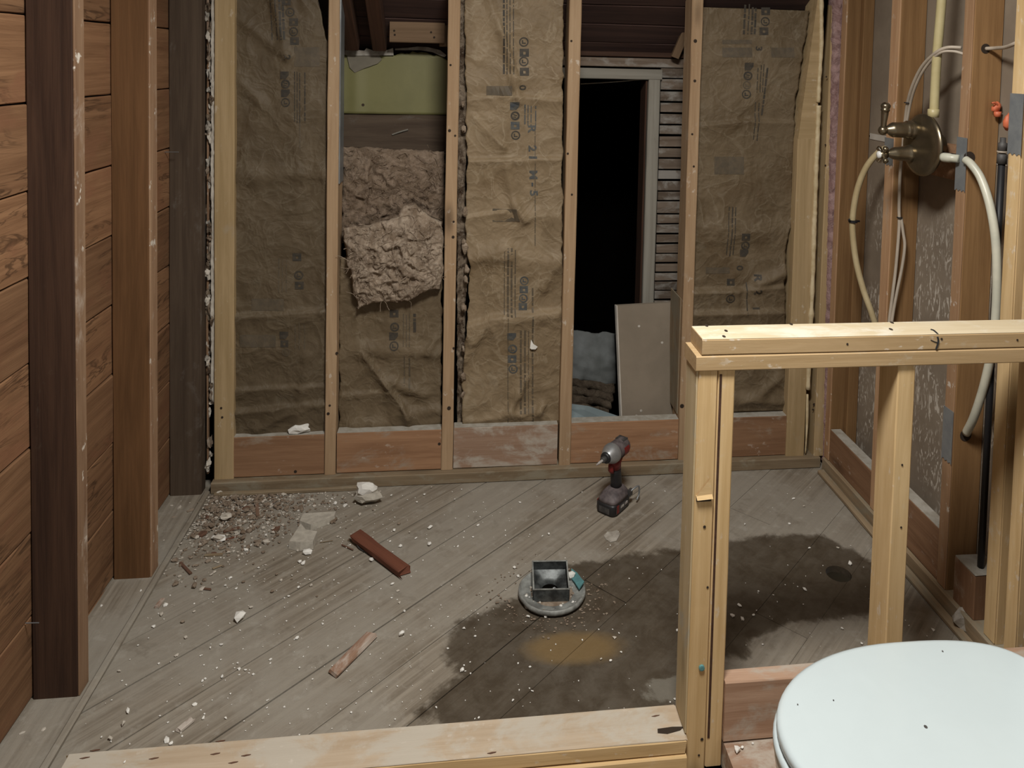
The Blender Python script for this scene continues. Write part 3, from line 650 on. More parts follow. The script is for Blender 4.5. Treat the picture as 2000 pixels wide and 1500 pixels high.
# bay 1
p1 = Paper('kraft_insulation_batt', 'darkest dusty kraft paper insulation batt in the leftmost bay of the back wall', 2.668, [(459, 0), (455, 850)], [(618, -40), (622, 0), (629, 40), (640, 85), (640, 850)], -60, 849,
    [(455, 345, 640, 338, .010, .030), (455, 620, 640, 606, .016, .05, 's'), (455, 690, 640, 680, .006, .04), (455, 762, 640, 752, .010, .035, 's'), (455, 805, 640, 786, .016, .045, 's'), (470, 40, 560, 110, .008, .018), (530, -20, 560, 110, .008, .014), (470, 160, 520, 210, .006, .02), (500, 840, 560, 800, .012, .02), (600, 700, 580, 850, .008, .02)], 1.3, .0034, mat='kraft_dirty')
for i, (x, y) in enumerate([(570, 24), (577, 44 - 1), (577, 62), (579, 80)]): (p1.ring if i % 2 == 0 else p1.square)(x-3, y, 9, 'print')
p1.square(560, 3, 9, 'print'); p1.square(556, 147, 9, 'print', 1); p1.ring(558, 164, 9, 'print', .6, 1); p1.square(558, 182, 9, 'print', 1); p1.ring(558, 200, 9, 'print')
p1.lines([528, 538, 546, 552], -10, 78, 'print', .05, 1.2, 3); p1.lines([576, 581, 586, 596], 138, 240, 'print', 0, 1.2, 4); p1.lines([586], 235, 290, 'printfaint', 0, 1, 9)
p1.text('2', 562, 112, 18, 'print')
p1.square(580, 502, 9, 'print'); p1.ring(584, 537, 9, 'print', .65); p1.square(585, 557, 9, 'print'); p1.lines([545, 552, 560], 500, 570, 'printfaint', 0, 1, 5)
p1.square(556, 653, 9, 'print', 1); p1.square(557, 669, 8, 'print'); p1.ring(560, 686, 8, 'printfaint'); p1.lines([578, 586, 596], 625, 680, 'printfaint', 0, 1.2, 6)
p1.bars(subdiv_rect(575, 92, 625, 130), 'printfaint'); p1.bars(subdiv_rect(492, 583, 555, 606), 'printfaint'); p1.bars(subdiv_rect(470, 652, 540, 676), 'printfaint')
# bay 2 (lower)
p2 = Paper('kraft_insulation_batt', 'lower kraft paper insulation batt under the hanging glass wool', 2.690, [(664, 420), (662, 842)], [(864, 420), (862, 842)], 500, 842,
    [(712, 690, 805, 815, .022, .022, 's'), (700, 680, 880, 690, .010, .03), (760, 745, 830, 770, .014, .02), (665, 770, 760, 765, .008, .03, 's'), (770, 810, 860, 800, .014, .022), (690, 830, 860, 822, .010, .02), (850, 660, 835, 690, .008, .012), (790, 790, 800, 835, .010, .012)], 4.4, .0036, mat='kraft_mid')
p2.square(770, 612, 9, 'print'); p2.ring(771, 638, 9, 'print', .65); p2.square(769, 656, 9, 'print', 1); p2.ring(770, 674, 9, 'print'); p2.lines([788, 794, 800], 610, 675, 'printfaint', 0, 1.1, 7); p2.lines([810], 610, 648, 'print', 0, 1.6, 8); p2.lines([790, 800], 690, 770, 'printfaint', 0, 1, 9)
# bay 3
p3 = Paper('kraft_insulation_batt', 'pale wrinkled kraft insulation batt in the middle bay, with blue printed symbols', 2.674, [(906, -60), (907, 0), (912, 300), (910, 480), (918, 520), (912, 640), (905, 700), (903, 835)], [(1100, -60), (1096, 840)], -60, 834,
    [(945, -30, 1000, 130, .010, .016), (975, 40, 1015, 160, .012, .014, 's'), (1000, 150, 1016, 200, .012, .012), (910, 196, 985, 186, .012, .03, 's'), (985, 186, 1092, 197, .014, .035, 's'), (905, 165, 1090, 150, .006, .03), (925, 225, 988, 290, .013, .018, 's'), (905, 314, 1092, 310, .016, .035, 's'), (990, 330, 1005, 395, .010, .018), (905, 425, 985, 412, .012, .025, 's'), (1005, 397, 1025, 430, .014, .014), (985, 412, 1092, 425, .008, .03), (905, 505, 990, 492, .018, .03), (990, 500, 1090, 515, .010, .03), (905, 640, 960, 622, .028, .045, 's'), (960, 622, 1092, 608, .028, .05, 's'), (925, 660, 935, 640, .014, .02), (905, 700, 930, 650, .012, .025), (980, 830, 1010, 770, .016, .015), (1010, 770, 1030, 735, .010, .015), (1040, 830, 1060, 790, .016, .014), (1000, 815, 1050, 800, .010, .014), (920, 835, 1000, 815, .016, .03), (1060, 560, 1092, 500, .012, .025)], 7.7, .0034)
for i, (x, y) in enumerate([(1023, 82), (1024, 103), (1023, 120), (1024, 140)]): (p3.ring if i % 2 == 0 else p3.square)(x, y, 9.5, 'print')
p3.square(1005, 207, 9.5, 'printblue', 1); p3.ring(1006, 226, 9, 'print', .6, 1); p3.square(1006, 245, 9, 'printblue'); p3.ring(1007, 264, 9, 'print')
p3.lines([984, 990, 996, 1003], -10, 145, 'print', 0, 1.1, 11); p3.lines([1025, 1031, 1037, 1046], 200, 245, 'printblue', 0, 1.3, 12); p3.lines([1045], 245, 480, 'printfaint', 0, 1.0, 13); p3.lines([992, 1040], 560, 830, 'printfaint', 0, .9, 14)
for ch, y in (('R', 251), ('2', 290), ('1', 307), ('M', 341), ('-', 360), ('5', 377)): p3.text(ch, 1038+(y-250)*.03, y, 21, 'printblue')
p3.text('0', 1020, 171, 18, 'print')
for i, (x, y) in enumerate([(1024, 548), (1023, 565), (1022, 582), (1021, 598)]): (p3.ring if i % 2 == 0 else p3.square)(x, y, 8.5, 'printblue')
p3.lines([985, 992, 999, 1006], 480, 615, 'printfaint', 0, 1.1, 15)
p3.square(999, 655, 9, 'printblue', 1); p3.ring(1001, 680, 9, 'printblue', .65); p3.square(1000, 700, 9, 'printblue'); p3.ring(1002, 720, 9, 'printblue'); p3.lines([1017, 1025, 1032], 640, 805, 'printfaint', 0, 1.0, 16)
p3.bars(subdiv_rect(962, 407, 1015, 432), 'printfaint'); p3.bars(subdiv_rect(950, 168, 1000, 186), 'printfaint')
# bay 5
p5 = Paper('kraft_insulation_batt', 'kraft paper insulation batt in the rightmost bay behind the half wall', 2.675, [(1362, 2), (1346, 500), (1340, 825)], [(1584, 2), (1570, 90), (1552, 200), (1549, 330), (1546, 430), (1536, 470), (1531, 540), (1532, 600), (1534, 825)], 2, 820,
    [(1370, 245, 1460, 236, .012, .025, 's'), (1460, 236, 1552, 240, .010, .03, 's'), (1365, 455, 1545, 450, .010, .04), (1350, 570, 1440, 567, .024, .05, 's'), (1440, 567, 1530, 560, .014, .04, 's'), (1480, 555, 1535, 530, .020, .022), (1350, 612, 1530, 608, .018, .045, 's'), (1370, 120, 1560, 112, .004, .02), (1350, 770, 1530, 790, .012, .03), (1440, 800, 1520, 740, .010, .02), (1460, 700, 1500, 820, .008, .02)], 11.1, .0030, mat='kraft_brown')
for i, (x, y) in enumerate([(1495, 22), (1494, 42), (1491, 61)]): (p5.ring if i % 2 == 1 else p5.square)(x, y, 9, 'print')
p5.lines([1455, 1463, 1470, 1476], 8, 67, 'print', -.05, 1.2, 21); p5.text('3', 1481, 95, 17, 'print'); p5.bars(subdiv_rect(1410, 93, 1468, 112), 'printfaint'); p5.bars(subdiv_rect(1505, 93, 1550, 112), 'printfaint'); p5.bars(subdiv_rect(1410, 78, 1468, 86), 'printfaint')
p5.square(1462, 130, 9, 'print', 1); p5.ring(1460, 148, 9, 'print', .6, 1); p5.ring(1458, 166, 8, 'printfaint'); p5.ring(1457, 184, 9, 'print')
p5.lines([1480, 1486, 1491], 125, 180, 'print', -.05, 1.1, 22); p5.lines([1499], 125, 225, 'print', -.12, 1.8, 23); p5.lines([1482, 1475], 195, 275, 'print', -.05, 1.2, 24)
p5.square(1455, 462, 8.5, 'print'); p5.ring(1455, 479, 8.5, 'print', .65); p5.square(1453, 494, 8.5, 'print', 1); p5.lines([1424, 1431, 1437], 400, 500, 'print', -.06, 1.2, 25); p5.text('0', 1444, 523, 17, 'print'); p5.bars(subdiv_rect(1378, 522, 1425, 534), 'printfaint'); p5.bars(subdiv_rect(1395, 306, 1452, 340), 'printfaint')
p5.square(1427, 551, 8, 'print'); p5.ring(1424, 581, 9, 'print'); p5.lines([1457], 545, 612, 'print', 0, 1.3, 26)
for ch, y in (('R', 541), ('2', 568), ('1', 601)): p5.text(ch, 1478-(y-540)*.06, y, 19, 'print')
for o in (p1, p2, p3, p5): pass
# frayed edge strip at the left of the middle bay, glass wool fibres
V, Fc = quilt(8, 160, lambda u, v: (lambda p: Vector((p.x+.004*fbm(p*40), 2.700-.016*abs(fbm(p*26))-.012*fbm(p*60), p.z)))(atY(lerp(893, 911+5*math.sin(v*21), u), lerp(832, -50, v), 2.70)), lambda u, v: atY(lerp(893, 911, u), lerp(832, -50, v), 2.722))
fe = fix_normals(mk('frayed_insulation_edge', V, Fc, 'wooledge', None, True)); tag(fe, 'frayed dark glass wool edge beside the middle kraft batt', 'insulation')
for px, py, r in ((908, 500, .013), (912, 535, .011), (906, 610, .010), (904, 745, .012), (905, 690, .008), (909, 425, .010), (906, 260, .009), (904, 210, .008), (910, 555, .009), (906, 480, .008), (903, 780, .008)):
    q = atY(px, py, 2.672); V, Fc = rockmesh(r*.8, r*.6, r*1.5, px*.37, 2, .6); mk('wool_tuft', [v+q for v in V], Fc, 'woollight', fe, True)
# glass wool pieces in bay 2
def wool(name, label, mat, edge, Y, th, amp, seed, nu=90, nv=70, bulge=.02):
    e = empty(name, edge(.5, 0, Y), label, 'insulation')
    def fr(u, v):
        p = edge(u, v, Y); q = Vector((p.x*13+seed, seed*2, p.z*13)); q2 = q+Vector((fbm(q*.7), 0, fbm(q*.7+Vector((5, 2, 1)))))*.9
        d = amp*(1-abs(mnoise.noise(q2))*2)+amp*.6*(1-abs(mnoise.noise(q2*2.3))*2)+amp*.30*fbm(q*5)
        b = (4*u*(1-u))**.35*(4*v*(1-v))**.35
        return Vector((p.x+amp*.5*fbm(q*1.7), Y-bulge*b-d*(.25+.75*b), p.z+amp*.5*fbm(q*1.9+Vector((9, 1, 0)))))
    def bk(u, v): p = edge(u, v, Y+th); return Vector((p.x, Y+th, p.z))
    o = fix_normals(mk('wool_body', *quilt(nu, nv, fr, bk), mat, e, True))
    # loose fibres
    rr = random.Random(int(seed*10)); V = []; Fc = []
    for k in range(220):
        u, v = rr.random(), rr.random(); p = fr(u, v)+Vector((0, -.002, 0)); pts = [p]; d = Vector((rr.uniform(-1, 1), rr.uniform(-.5, .1), rr.uniform(-1, 1)))*.010
        for j in range(3):
            d = d*.8+Vector((rr.uniform(-1, 1), rr.uniform(-.6, .3), rr.uniform(-1, 1)))*.007; pts.append(pts[-1]+d)
        a, b = tube(pts, .0008, 3, 2); st = len(V); V += a; Fc += [tuple(i+st for i in f) for f in b]
    tag(mk('loose_fibres', V, Fc, mat, e), kind='stuff'); return e
e_up = lambda u, v, Y: atY(lerp(668, 868, u), lerp(lerp(475, 470, u), lerp(286, 296, u), v), Y)
wool('glass_wool_slab', 'upright brown glass wool slab below the green plaster', 'wool', e_up, 2.755, .10, .014, 3.1)
Lx = [(0, 700), (.30, 688), (.62, 678), (.85, 671), (1, 672)]; Rx = [(0, 860), (.3, 864), (1, 866)]
def e_lo(u, v, Y):
    x = lerp(interp(Lx, v), interp(Rx, v), u); yb = lerp(602, 568, u)-6*math.sin(u*9); yt = interp([(0, 446), (.3, 436), (.52, 424), (.62, 402), (.72, 398), (.85, 420), (1, 432)], u)
    return atY(x, lerp(yb, yt, v), Y)
wool('torn_glass_wool', 'pale torn glass wool flap folded over the lower kraft batt', 'woollight', e_lo, 2.655, .045, .015, 8.7, 110, 100, .022)

# ---- corner fillers
fo = empty('spray_foam_bead', atY(1574, 900, YB-.012), 'cream spray foam bead running down the right corner stud', 'foam')
pts = [atY(x, y, YB-.006) for x, y in ((1603, -60), (1604, 20), (1604, 90), (1600, 160), (1598, 200))]
def wob(s, r0): return lambda t: r0*(1+.42*mnoise.noise(Vector((t*s, 2.2, s))))
V, Fc = tube(pts, wob(16, .0075), 9, 10); mk('foam_bead', V, Fc, 'foam', fo, True)
V, Fc = tube([atY(x, y, YB-.006) for x, y in ((1599, 206), (1597, 260), (1594, 330), (1592, 400), (1590, 440), (1588, 520), (1585, 600), (1582, 660), (1578, 760))], wob(34, .0085), 9, 12); mk('foam_bead', V, Fc, 'foam', fo, True)
V, Fc = tube([atY(x, y, YB-.004) for x, y in ((1577, 770), (1576, 830), (1573, 885))], lambda t: .004+.0015*math.sin(t*5), 8, 8); mk('foam_bead', V, Fc, 'foam', fo, True)
pk = lambda u, v: atY(lerp(lerp(1608, 1628, v), lerp(1628, 1654, v), u), lerp(905, -50, v), YB-.014)
V, Fc = quilt(10, 220, lambda u, v: (lambda p: Vector((p.x+.003*fbm(p*50), p.y-.014*(4*u*(1-u))**.5-.007*fbm(p*34)-.005*fbm(p*90), p.z)))(pk(u, v)), lambda u, v: pk(u, v)+Vector((0, .07, 0)))
tag(fix_normals(mk('pink_insulation_strip', V, Fc, 'woolpink', None, True)), 'narrow pink glass wool strip stuffed into the right corner', 'insulation')
# crumbled plaster edge in the left corner
pe = empty('plaster_edge', (XL+.02, 2.70, .02), 'crumbled plaster and lath edge in the dark left corner gap', 'plaster')
rr = random.Random(4)
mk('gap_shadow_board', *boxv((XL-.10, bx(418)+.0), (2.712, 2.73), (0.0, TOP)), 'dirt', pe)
z = .06
while z < 1.75:
    h = rr.uniform(.012, .034); x = rr.uniform(XL+.004, XL+.022); r_ = rr.uniform(.004, .009)
    if not (.10 < z < .30 and rr.random() < .6):
        V, Fc = rockmesh(r_, r_*1.3, h*.6, z*31, 2, .7); q = Vector((x, rr.uniform(2.648, 2.672), z)); mk('plaster_crumb', [v+q for v in V], Fc, rr.choice(('plasterdirty', 'wooledge', 'rubblepale', 'rubble')), pe)
    z += h*rr.uniform(.55, 1.0)
V, Fc = quilt(4, 150, lambda u, v: (lambda p: Vector((p.x+.003*fbm(p*30), p.y-.008*abs(fbm(p*44)), p.z)))(Vector((lerp(bx(418)-.012, bx(418)-.001, u), 2.650, lerp(.30, 1.75, v)))), lambda u, v: Vector((lerp(bx(418)-.011, bx(418)-.001, u), 2.70, lerp(.30, 1.75, v))))
fix_normals(mk('plaster_lip', V, Fc, 'rubblepale', pe, True))
board('worn_lath', (XL+.0005, XL+.008), (2.657, 2.672), (.05, 1.8), 'oldface', pe, jit=.002)
V, Fc = rockmesh(.006, .006, .022, 3, 2, .3); mk('plaster_crumb', [v+atY(407, 905, 2.68)-Vector((0, 0, .02)) for v in V], Fc, 'plaster', pe)

# ================================================================ BEHIND BAY 4
dw = empty('drywall_offcut', atY(1265, 830, 2.76), 'brown drywall offcut leaning behind the back wall opening', 'drywall')
A, B, C_, D_ = atY(1206, 597, 2.80), atY(1330, 590, 2.80), atY(1335, 835, 2.745), atY(1216, 835, 2.745)
th = Vector((-.004, .013, 0))
V = [A, B, C_, D_, A+th, B+th, C_+th, D_+th]
fix_normals(mk('panel_face', V, [(0, 1, 2, 3), (4, 7, 6, 5), (0, 4, 5, 1), (1, 5, 6, 2), (2, 6, 7, 3), (3, 7, 4, 0)], 'drywall', dw))
e1 = Vector((-.0045, -.0006, 0)); V = [A, D_, A+e1, D_+e1, A+e1+th, D_+e1+th, A+th, D_+th]
fix_normals(mk('gypsum_edge', V, [(0, 1, 3, 2), (2, 3, 5, 4), (4, 5, 7, 6), (6, 7, 1, 0), (0, 2, 4, 6), (1, 7, 5, 3)], 'gypsum', dw))
for px, py in ((1248, 637), (1243, 812), (1293, 669), (1252, 802)):
    t = (py-597)/238; q = atY(px, py, lerp(2.80, 2.745, t)-.0006); disc_print('chip_mark', q, .0045, (0, -1, 0), 'gypsum', dw, 8, 1.1)
s5 = studs[4][0]; board('stained_strip', (s5-.004, s5-.0005), (YB+.02, YB2+.06), (.20, .62), 'plate', wb, ch=.0008)
# old insulation roll and boards in the dark
rl = empty('insulation_roll', atY(1160, 800, 3.05), 'slumped dark insulation with a blue-grey face behind the opening', 'insulation')
V, Fc = quilt(30, 30, lambda u, v: (lambda p: Vector((p.x, p.y+.02*fbm(p*9)+.25*v*v*.3, p.z+.012*fbm(p*14+Vector((3, 0, 0)))*v)))(atY(lerp(1085, 1203, u), lerp(lerp(735, 752, u), 652+14*u, v), 3.02)), lambda u, v: atY(lerp(1085, 1203, u), lerp(lerp(735, 752, u), 652, v), 3.14))
fix_normals(mk('facing_sheet', V, Fc, 'bluegrey', rl, True))
for k in range(4):
    ya, yb_ = 737+k*15, 755+k*15
    V, Fc = quilt(26, 6, lambda u, v: (lambda p: Vector((p.x, p.y-.012*math.sin(v*3.14)-.02*fbm(p*12), p.z+.012*fbm(Vector((p.x*16, k*4, 0))))))(atY(lerp(1085, 1200-k*4, u), lerp(yb_+14*u, ya+14*u, v), 2.97-.015*k)), lambda u, v: atY(lerp(1085, 1200-k*4, u), lerp(yb_+14*u, ya+14*u, v), 3.10))
    fix_normals(mk('wool_layer', V, Fc, 'wooldark', rl, True))
W = [atY(1095, 786, 2.90), atY(1150, 793, 2.92), atY(1212, 814, 2.86), atY(1190, 832, 2.76), atY(1095, 840, 2.755)]
V = [Vector(v) for v in W]+[Vector(v)-Vector((0, 0, .01)) for v in W]; n = 5
bp = fix_normals(mk('blue_board_scrap', V, [tuple(range(n)), tuple(range(2*n-1, n-1, -1))]+[(i, n+i, n+(i+1) % n, (i+1) % n) for i in range(n)], 'bluepale', None)); tag(bp, 'pale blue board scrap lying in the dark opening', 'board')

# ================================================================ HALF WALL AND CURB
YF, YP = 1.530, 1.611
ZC, ZJ, ZU = .8905, .8555, .8235
pw = empty('half_wall', (.9, YP-.04, -.05), 'pale pine half wall frame standing between shower and toilet', 'half wall')
xl = atY(1372, 663, YF).x
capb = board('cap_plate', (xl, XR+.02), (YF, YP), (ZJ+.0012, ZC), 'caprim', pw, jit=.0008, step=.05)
board('bleached_top_face', (xl+.001, XR+.02), (YF+.001, YP-.0005), (ZC-.0006, ZC+.0008), 'cap', pw, ch=.0005, jit=.0003, step=.05)  # thin skin: worn wood with the lamp's overexposure put into its colour
top = board('top_plate', (xl-.012, XR+.02), (YF-.001, YP+.002), (ZU, ZJ), 'caprim', pw, jit=.0006)
fx = [atY(1362, 740, YF).x, atY(1405, 740, YF).x, atY(1438, 740, YF).x]
board('stud', (fx[0], fx[0]+.0035), (YF+.006, YP), (.036, ZU-.0005), 'ponygrey', pw, ch=.001, jit=.0006)
st1 = board('stud', (fx[0]+.0036, fx[1]-.0015), (YF+.006, YP), (-.0505, ZU-.0005), 'pony', pw)
st2 = board('stud', (fx[1], fx[2]), (YF+.007, YP), (-.044, ZU-.001), 'pony', pw)
mk('split_gap', *boxv((fx[1]+.003, fx[1]+.008), (YF+.0062, YF+.0075), (.02, ZU-.01)), 'rafter', pw)
x2 = (atY(1757, 740, YF).x, atY(1791, 740, YF).x)
board('stud', x2, (YF+.006, YP), (.0, ZU-.0005), 'pony', pw)
board('blocking', (fx[2]+.001, 1.30), (YF+.002, YF+.040), (.011, .144), 'blockgrey', pw)
board('bottom_plate', (fx[2]+.002, 1.30), (YF-.075, YP+.01), (-.032, .0095), 'blockgrey', pw)
board('lower_plate', (fx[2]+.002, 1.30), (YF-.082, YP+.01), (-.0505, -.0325), 'curb', pw)
# details on the half wall
def markp(px, py, r, Y, nrm=(0, -1, 0), mat='hole', asp=1.0): return disc_print('nail_hole', atY(px, py, Y), r/1000, nrm, mat, pw, 8, asp)
for px, py, r in ((1655, 672, 2.4), (1839, 662, 2.6), (1987, 664, 2.4)): markp(px, py, r, YF-.0008)
for px, py, r in ((1376, 1029, 3.2), (1382, 1147, 2.6), (1371, 1444, 3.4), (1365, 1475, 2.4), (1762, 908, 2.4), (1760, 1030, 2.4)): markp(px, py, r, YF+.0052)
for px, py in ((1380, 636), (1418, 646), (1414, 657), (1545, 633), (1742, 630), (1740, 643)):
    q = atZ(px, py, ZC+.0014); disc_print('nail_hole', q, .0035, (0, 0, 1), 'hole', pw, 8, 1.8)
# chipped notch on the front stud: a curled splinter over a dark recess
q = atY(1376, 968, YF+.004); V = [q+Vector(v) for v in ((-.018, -.001, 0), (.016, -.001, .003), (.017, -.007, -.004), (-.017, -.006, -.007), (-.018, .002, 0), (.016, .002, .003), (.012, .001, .036), (.009, -.001, .034))]
fix_normals(mk('splinter', V, [(0, 1, 2, 3), (0, 4, 5, 1), (3, 2, 5, 4), (1, 6, 7, 0), (0, 3, 4), (1, 5, 2)], 'pony', pw))
mk('notch', *boxv((q.x-.017, q.x+.015), (YF+.0045, YF+.0058), (q.z-.013, q.z-.003)), 'hole', pw)
bt = mk('teal_anchor', *lathe([(0, .0062), (.004, .0062), (.0045, .004)], atY(1370, 1303, YF+.0055), (0, -1, 0), 10), 'teal', pw)
V = []; 
for (x, y) in ((1823, 647), (1828, 650), (1831, 656), (1832, 662), (1831, 668), (1828, 676)): V.append(atY(x, y, YF-.0012) if y > 654 else atY(x, y, YF-.0012))
mk('marker_line', *tube([atY(x, y, YF-.0006) for x, y in ((1831, 658), (1832.5, 663), (1832, 670), (1828, 682))], .0022, 5, 4), 'ink', pw)
mk('marker_line', *tube([atY(x, y, YF-.0006) for x, y in ((1818, 664), (1824, 667), (1830, 669))], .0011, 5, 4), 'ink', pw)
mk('marker_line', *tube([atZ(x, y, ZC+.0010) for x, y in ((1818, 644), (1824, 646), (1831, 652))], .0022, 5, 4), 'ink', pw)
# curb
cb = empty('shower_curb', (-.15, 1.56, -.05), 'dusty low timber curb across the front of the shower floor', 'curb')
cr = atZ(1330, 1372, .034); cl = atZ(180, 1470, .034)
board('curb_board', (-.775, fx[0]-.001), (1.522, 1.614), (.0025, .0325), 'pony', cb, jit=.0012, rag=.012)
board('dusty_top_face', (-.772, fx[0]-.002), (1.5235, 1.6125), (.0318, .0341), 'curb', cb, ch=.0006, jit=.0008, rag=.008)
board('curb_base', (-.79, fx[0]+.0), (1.516, 1.60), (-.0505, .0015), 'pony', cb)
q = atZ(1310, 1425, .0345); prism([(q.x-.03, q.y-.006), (q.x-.01, q.y-.010), (q.x+.02, q.y-.004), (q.x+.03, q.y+.004), (q.x+.005, q.y+.006), (q.x-.028, q.y+.004)], .0338, .0353, 0, 'hole', 'dark_stain_chip', cb)
for px, py in ((165, 1480), (185, 1465), (300, 1481), (430, 1447), (420, 1472), (455, 1489), (480, 1475), (1280, 1398), (960, 1470)):
    q = atZ(px, py, .0346); prism([(q.x-.009, q.y-.001), (q.x-.002, q.y-.0025), (q.x+.008, q.y-.0005), (q.x+.010, q.y+.001), (q.x+.001, q.y+.0012)], .0335, .0352, 0, 'rubbledark', 'splinter_mark', cb)

# ================================================================ PLUMBING AND CABLES
VX = 1.287; vc = atX(1802, 283, VX)
vv = empty('shower_valve', vc, 'tarnished nickel shower valve plate with lever and cross handle', 'valve')
ax = (-1, 0, 0)
rot_n = Vector((-1, -.03, .02)).normalized()
V, Fc = lathe([(-.004, .086), (-.001, .0885), (.004, .088), (.009, .078), (.011, .05), (.0115, .0)], vc, rot_n, 48, False); mk('escutcheon', V, Fc, 'nickel', vv, True)
V, Fc = lathe([(-.0045, .0), (-.0045, .0845), (-.002, .0885)], vc, rot_n, 48, False); mk('escutcheon_back', V, Fc, 'nickel', vv, True)
h1 = atX(1790, 254, VX); h2 = atX(1785, 300, VX)
V, Fc = lathe([(.008, .026), (.022, .027), (.026, .024), (.030, .0265), (.034, .024), (.040, .0225), (.072, .0215), (.078, .019), (.088, .012), (.094, .009), (.098, .0)], h1, ax, 28, False); mk('upper_handle_body', V, Fc, 'nickel', vv, True)
V, Fc = lathe([(.008, .024), (.016, .026), (.020, .0245), (.028, .0215), (.052, .0200), (.064, .017), (.078, .010), (.086, .008), (.090, .0)], h2, ax, 28, False); mk('lower_handle_body', V, Fc, 'nickel', vv, True)
# lever
lv = atY(1739, 250, h1.y+.01); lt_ = atY(1746, 190, h1.y+.01)
hub = h1+Vector((-.102, 0, -.002))
V, Fc = lathe([(-.014, 0), (-.0125, .006), (-.008, .0115), (0, .014), (.008, .0115), (.0125, .006), (.014, 0)], hub, (0, 0, 1), 20, False); mk('lever_hub', V, Fc, 'nickel', vv, True)
axl = Vector((.06, -.02, 1)); Ll = .078
V, Fc = lathe([(.008, .0075), (.02, .0078), (.045, .0100), (.055, .0105), (.056, .0125), (.061, .0125), (.062, .0108), (.066, .0132), (.072, .0138), (.077, .010), (.0795, .0)], hub, axl, 20, False); mk('lever_arm', V, Fc, 'nickel', vv, True)
tp = hub+axl.normalized()*.0755
V, Fc = lathe([(-.004, .0118), (.001, .0105), (.004, .006), (.005, 0)], tp, axl, 18, False); mk('lever_tip', V, Fc, 'chrome', vv, True)
# cross handle
ch = h2+Vector((-.094, 0, -.004))
V, Fc = lathe([(-.012, .0), (-.012, .010), (0, .0125), (.010, .0115), (.013, .008)], ch, ax, 20, False); mk('cross_hub', V, Fc, 'nickel', vv, True)
for k in range(4):
    a = math.radians(40+90*k); d = Vector((-.1, math.cos(a), math.sin(a)))
    V, Fc = lathe([(.006, .005), (.014, .0055), (.022, .0075), (.027, .008), (.030, .005), (.031, 0)], ch, d, 14, False); mk('cross_arm', V, Fc, 'chrome' if k in (0, 3) else 'nickel', vv, True)
V, Fc = lathe([(.010, .0105), (.014, .0105), (.017, .008), (.018, 0)], ch, ax, 18, False); mk('white_button', V, Fc, 'porcelainknob', vv, True)
# rough valve body behind the plate
V, Fc = lathe([(0, .0), (0, .030), (.05, .030), (.05, 0)], vc+Vector((.005, 0, 0)), (1, 0, 0), 20, False); mk('valve_body', V, Fc, 'nickel', vv, True)
ob = atY(1850, 308, 1.935); V, Fc = tube([vc+Vector((.04, -.01, -.03)), Vector((1.352, 1.985, 1.215)), ob+Vector((0, .012, 0))], .013, 12, 5); mk('outlet_arm', V, Fc, 'blackdirty', vv, True)
# riser pipe
def pipe(name, pts, r, mat, label, n=14, cat='pipe'):
    V, Fc = tube(pts, r, n, 9); e = empty(name, pts[-1] if Vector(pts[-1]).z < Vector(pts[0]).z else pts[0], label, cat); mk('pipe_run', V, Fc, mat, e, True); return e
ry = 2.02
rp = pipe('water_pipe', [atY(1824, 228, ry), atY(1826, 180, ry), atY(1830, 110, ry-.01), atY(1836, 40, ry-.02), atY(1844, -60, ry-.03)], .0125, 'pexcream', 'straight cream riser pipe above the shower valve')
a = atY(1823, 222, ry); V, Fc = lathe([(-.010, .0155), (.012, .0155), (.013, .0135)], a, (0, 0, 1), 16); mk('pipe_collar', V, Fc, 'pexcream', rp, True)
lp = pipe('water_pipe', [atY(1735, 288, 2.28), atY(1717, 297, 2.31), atY(1693, 325, 2.34), atY(1676, 365, 2.36), atY(1667, 410, 2.37), atY(1665, 450, 2.37), atY(1672, 510, 2.36), atY(1686, 565, 2.34), atY(1702, 610, 2.32), atY(1718, 660, 2.31)], .0098, 'pexbeige', 'beige pipe looping left of the shower valve')
q = atY(1666, 432, 2.37); V, Fc = lathe([(-.004, .0145), (.004, .0145)], q, (0, 0, 1), 14); mk('pipe_clamp', V, Fc, 'black', lp)
V, Fc = tube([q+Vector((-.014, -.004, .002)), q+Vector((-.020, -.01, .006)), q+Vector((-.017, -.012, .010))], .003, 6, 3); mk('clamp_nail', V, Fc, 'black', lp)
V, Fc = tube([q+Vector((.012, 0, 0)), q+Vector((.024, .004, -.001))], .0035, 6, 3, False); mk('clamp_nail', V, Fc, 'black', lp)
wp = pipe('water_pipe', [atY(1886, 312, 1.885), atY(1897, 321, 1.862), atY(1914, 345, 1.835), atY(1929, 385, 1.805), atY(1940, 435, 1.782), atY(1946, 490, 1.770), atY(1947, 560, 1.768), atY(1943, 640, 1.772), atY(1934, 700, 1.785), atY(1920, 760, 1.81), atY(1902, 815, 1.845), atY(1887, 846, 1.884)], .0106, 'pexwhite', 'white flexible pipe bowing out in front of the black drain pipe')
V, Fc = lathe([(-.016, .0105), (-.010, .0125), (.006, .0125), (.012, .0108), (.030, .0108)], ob+Vector((.0, -.0, 0)), (.6, -1, .02), 14); e = mk('pipe_fitting', V, Fc, 'pexwhite', wp, True)
def cabpts(L): return [atY(*p) for p in L]
c1 = pipe('electric_cable', cabpts([(1878, 93, 1.945), (1850, 93, 1.97), (1828, 103, 2.0), (1803, 127, 2.06), (1786, 158, 2.11), (1774, 195, 2.16), (1768, 235, 2.19), (1763, 290, 2.20), (1758, 340, 2.21), (1756, 400, 2.215), (1756, 445, 2.215), (1750, 520, 2.215), (1744, 570, 2.21), (1737, 625, 2.21), (1730, 700, 2.21)]), .0048, 'cable', 'white electric cable arching above the valve, left strand', 10, 'cable')
